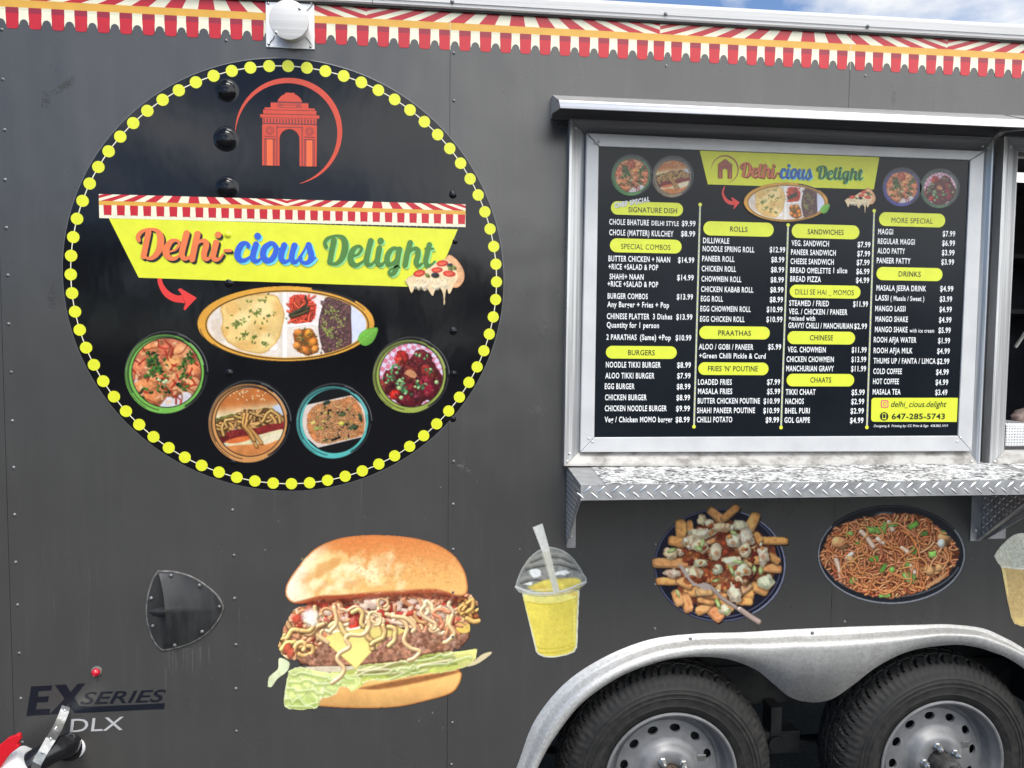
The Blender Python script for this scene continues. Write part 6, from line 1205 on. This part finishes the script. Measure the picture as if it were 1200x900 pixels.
ol = [(245, 138), (205, 200), (170, 300), (153, 400), (150, 480), (165, 580), (200, 680), (240, 740), (283, 772), (360, 762), (450, 738), (560, 690), (660, 618), (730, 530), (762, 462), (768, 425), (740, 360), (690, 300), (600, 230), (500, 175), (390, 145), (320, 138)]
olc = cr(ol+[ol[0]], 3)[:-1]; cen_ = np.array((430, 455))
b = MB(); rows = [[hz(*(cen_+(np.array(p)-cen_)*f), y) for p in olc] for f, y in ((1.035, -.0005), (1.03, -.003), (1.0, -.0055), (.97, -.0045))]
b.grid(rows, close_u=True); b.build('sealant_bead', M_seal, sv, smooth=True)
b = MB(); b.tess([[hz(*(cen_+(np.array(p)-cen_)*.985), -.005) for p in olc]]); b.build('vent_base', M_plast, sv)
left = cr([(248, 150), (268, 230), (288, 330), (300, 455), (303, 560), (295, 680), (284, 760)], 6); n_ = len(left)
right = [(248, 148), (390, 150), (500, 182), (600, 238), (690, 306), (738, 366), (758, 440), (752, 468), (720, 530), (652, 612), (555, 682), (450, 728), (284, 764)]
rc = cr(right, 3); rc = [rc[int(round(i*(len(rc)-1)/(n_-1)))] for i in range(n_)]
rows = []
for i in range(n_):
    t = i/(n_-1); h = .034*(1-abs(2*t-1))**.8; row = []
    for j in range(9):
        f = j/8; q = np.array(left[i])*(1-f)+np.array(rc[i])*f; row.append(hz(q[0], q[1], -.006-h*(1-f)**1.25))
    rows.append([row[0]+np.array((0, row[0][1]*-1-.005, 0))] + row)
b = MB(); b.grid(rows); b.build('scoop', M_plast, sv, smooth='auto')
b = MB()
b.grid([[hz(x, y0+(y1-y0)*k/6, -.005-d*math.sin(math.pi*k/6)) for k in range(7)] for x, y0, y1, d in ((172, 455, 468, .001), (185, 446, 482, .006), (215, 437, 496, .012), (255, 428, 506, .02), (300, 420, 512, .028))]); b.build('fin', M_plast, sv, smooth='auto')
for q in ((347, 172, -.012), (577, 250, -.013), (738, 424, -.011), (600, 626, -.012), (378, 737, -.012), (187, 355, -.007), (200, 580, -.007)): put_rivet(hz(*q), 1.15, sv, 'screw').data = rv0.data
ml = tag(empty('marker_light', tuple(at(113, 788, 0)), T), 'tiny red marker light above the EX badge')
p = at(113.5, 786.5, 0); b = MB(); b.lathe([(.0155, -.0005), (.015, -.003), (.012, -.004), (.0001, -.004)], p, n=28); b.build('gasket', M_seal, ml, smooth='auto')
p = at(112.8, 787.5, -.003); b = MB(); b.lathe([(.0115, .0)] + [(.0115*math.cos(R(a)), -.004-.010*math.sin(R(a))) for a in range(0, 90, 15)] + [(.0001, -.014)], p, n=24); b.build('lens', M_lens, ml, smooth=True)
EXZ = (0, 780, 5.7143)
s = Sheet(-.0008, *EXZ)
s.shape([(208, 140), (350, 132), (343, 166), (258, 171), (253, 209), (327, 205), (320, 243), (247, 247), (240, 293), (337, 289), (331, 329), (177, 337)])
s.shape([(368, 131), (442, 126), (472, 178), (520, 122), (571, 119), (497, 215), (528, 268), (600, 276), (1104, 252), (1098, 290), (560, 316), (500, 318), (455, 258), (392, 325), (330, 328), (432, 222)])
b_ = s.build('model_badge', M_nav, T); tag(b_, 'dark navy badge reading EX SERIES')
m = MB(); put_text(m, 'SERIES', 93.8, 195, 780+262/5.7143, 15.2, -.0008, .012, 1.0, 0, .32, slope=-3.6); m.build('lettering', M_nav, b_)
m = MB(); put_text(m, 'DLX', 81.8, 145.3, 780+447/5.7143, 16.4, -.0008, .004, 1.02, 0, .1, slope=-3.0); tag(m.build('trim_lettering', M_grey, T), 'thin silver letters DLX')
dr = tag(empty('drain_outlet', tuple(at(80, 872, 0)), T), 'drain outlet of black elbow, white fitting and red handle held by a steel strap')
path = [at(81, 875, .01), at(80, 874, -.02), at(74, 875, -.055), at(62, 880, -.085), at(46, 889, -.105), at(32, 897, -.115), at(20, 905, -.12)]
b = MB(); b.tube(cr(path, 4), .032, 24); b.build('elbow', M_abs, dr, smooth='auto')
p = at(81, 875, 0); b = MB(); b.lathe([(.0405, -.0005), (.0405, -.005), (.038, -.009), (.033, -.0095)], p, n=36); b.build('wall_collar', M_abs, dr, smooth='auto')
b = MB(); b.tube([p+np.array((.0405*math.cos(R(a)), -.003, .0405*math.sin(R(a)))) for a in range(-48, 31, 6)], [.001+.0045*math.sin(math.pi*k/13) for k in range(14)], 8); b.build('sealant_dab', M_pvc, dr, smooth=True)
path = [at(37, 892, -.112), at(34, 894, -.113), at(30, 896, -.115), at(0, 912, -.125), at(-30, 930, -.135)]
b = MB(); b.tube(path, [.041, .049, .050, .050, .050], 28); b.build('white_fitting', M_pvc, dr, smooth='auto')
hp = [(-30, 890), (0, 873), (8, 866), (15, 863.5), (20, 860.5), (22.5, 862), (23.5, 867), (20, 872), (22, 876), (14, 882), (8, 888), (0, 900), (-10, 915), (-30, 920)]
b = MB(); b.prism([at(x, y, -.165) for x, y in hp], (0, .014, 0)); b.build('valve_handle', M_redp, dr, bevel=.004, weld=True)
sp = [((72.5, 826.5), (82, 829.5), -.004), ((71, 831), (81, 834), -.006), ((67, 841), (77, 844.5), -.03), ((62, 852), (72, 856), -.07), ((54, 864), (65, 868), -.125), ((45, 880), (55, 884), -.160), ((38, 892), (48, 897), -.168), ((35, 905), (46, 908), -.165), ((35, 925), (46, 926), -.15)]
rows = [[at(*a, y), at(*c, y), at(*c, y)+np.array((0, .002, 0)), at(*a, y)+np.array((0, .002, 0))] for a, c, y in sp]
rr_ = []
for i in range(len(rows)-1):
    for t in (0, .5): rr_.append([np.array(rows[i][k])*(1-t)+np.array(rows[i+1][k])*t for k in range(4)])
rr_.append(rows[-1]); b = MB(); b.grid(rr_, close_u=True); st_ = b.build('strap', M_steel, dr)
for q, y in (((75.5, 833), -.008), ((71, 842), -.032), ((65.5, 853), -.07), ((59, 866), -.13), ((50, 882), -.164)): put_rivet(at(*q, y-.0005), .8, st_, 'strap_bolt')
# residue where old stickers were peeled off
def residue(cx, cy, w_, h_, n, seed, m, rot=0.):
    rs = np.random.RandomState(seed); s = Sheet(-.00035); s.step = 2e-6
    for i in range(n):
        u, v = rs.randn()*.33*w_, rs.randn()*.33*h_; x, y = cx+u*math.cos(rot)-v*math.sin(rot), cy+u*math.sin(rot)+v*math.cos(rot); r = .4+1.0*rs.rand()
        s.shape([(x+r*(.5+rs.rand())*math.cos(2*math.pi*k/6), y+r*(.5+rs.rand())*math.sin(2*math.pi*k/6)) for k in range(6)])
    return s.build('sticker_residue', m, T)
M_res = mottled('old_glue', (.034, .034, .034), (.042, .042, .041), 200, .6); M_scf = mottled('scuffed_paint', (.075, .074, .07), (.10, .098, .094), 200, .6)
residue(77, 99, 22, 7, 90, 1, M_res, -.6); residue(54, 118, 7, 16, 50, 2, M_res); residue(62, 350, 10, 20, 60, 3, M_res)
residue(635, 384, 14, 14, 26, 5, M_scf); residue(631, 480, 20, 10, 24, 6, M_scf); residue(543, 548, 14, 6, 22, 7, M_scf, .5); residue(1048, 115, 9, 12, 30, 8, M_scf)
rs_ = np.random.RandomState(77); s = Sheet(-.0004)
for i in range(46):
    x, y = 20+rs_.rand()*1120, 560+rs_.rand()*300
    if y > 720 and x > 560: continue
    s.disc(x, y, .35+.5*rs_.rand()**2, mi=0, n=6)
s.build('dirt_specks', flat('pale_dirt', (.3, .29, .27), .7), T).__setitem__('kind', 'stuff')

rs_ = np.random.RandomState(5); s = Sheet(-.00030); s.step = 1e-6
def streak(x, y, l, w_):
    n = 6; a_ = [s.vert(s.w(x-w_*(1-k/n)*(.6+.4*rs_.rand()), y+l*k/n)) for k in range(n+1)]; b_ = [s.vert(s.w(x+w_*(1-k/n)*(.6+.4*rs_.rand()), y+l*k/n)) for k in range(n+1)]
    for k in range(n): s.face((a_[k], a_[k+1], b_[k+1], b_[k]))
    s.up()
for i in range(26): streak(190+rs_.rand()*56, 758+rs_.rand()*6-abs(rs_.rand()-.5)*8, 12+rs_.rand()*34, .3+.5*rs_.rand())
for i in range(9): streak(108+rs_.rand()*12, 793, 10+rs_.rand()*22, .3+.4*rs_.rand())
for i in range(44): streak(20+rs_.rand()*560, 560+rs_.rand()*240, 20+rs_.rand()*60, .25+.4*rs_.rand())
s.build('dirt_streaks', mottled('dry_rain_dirt', (.07, .068, .064), (.085, .082, .077), 60, .6), T).__setitem__('kind', 'stuff')
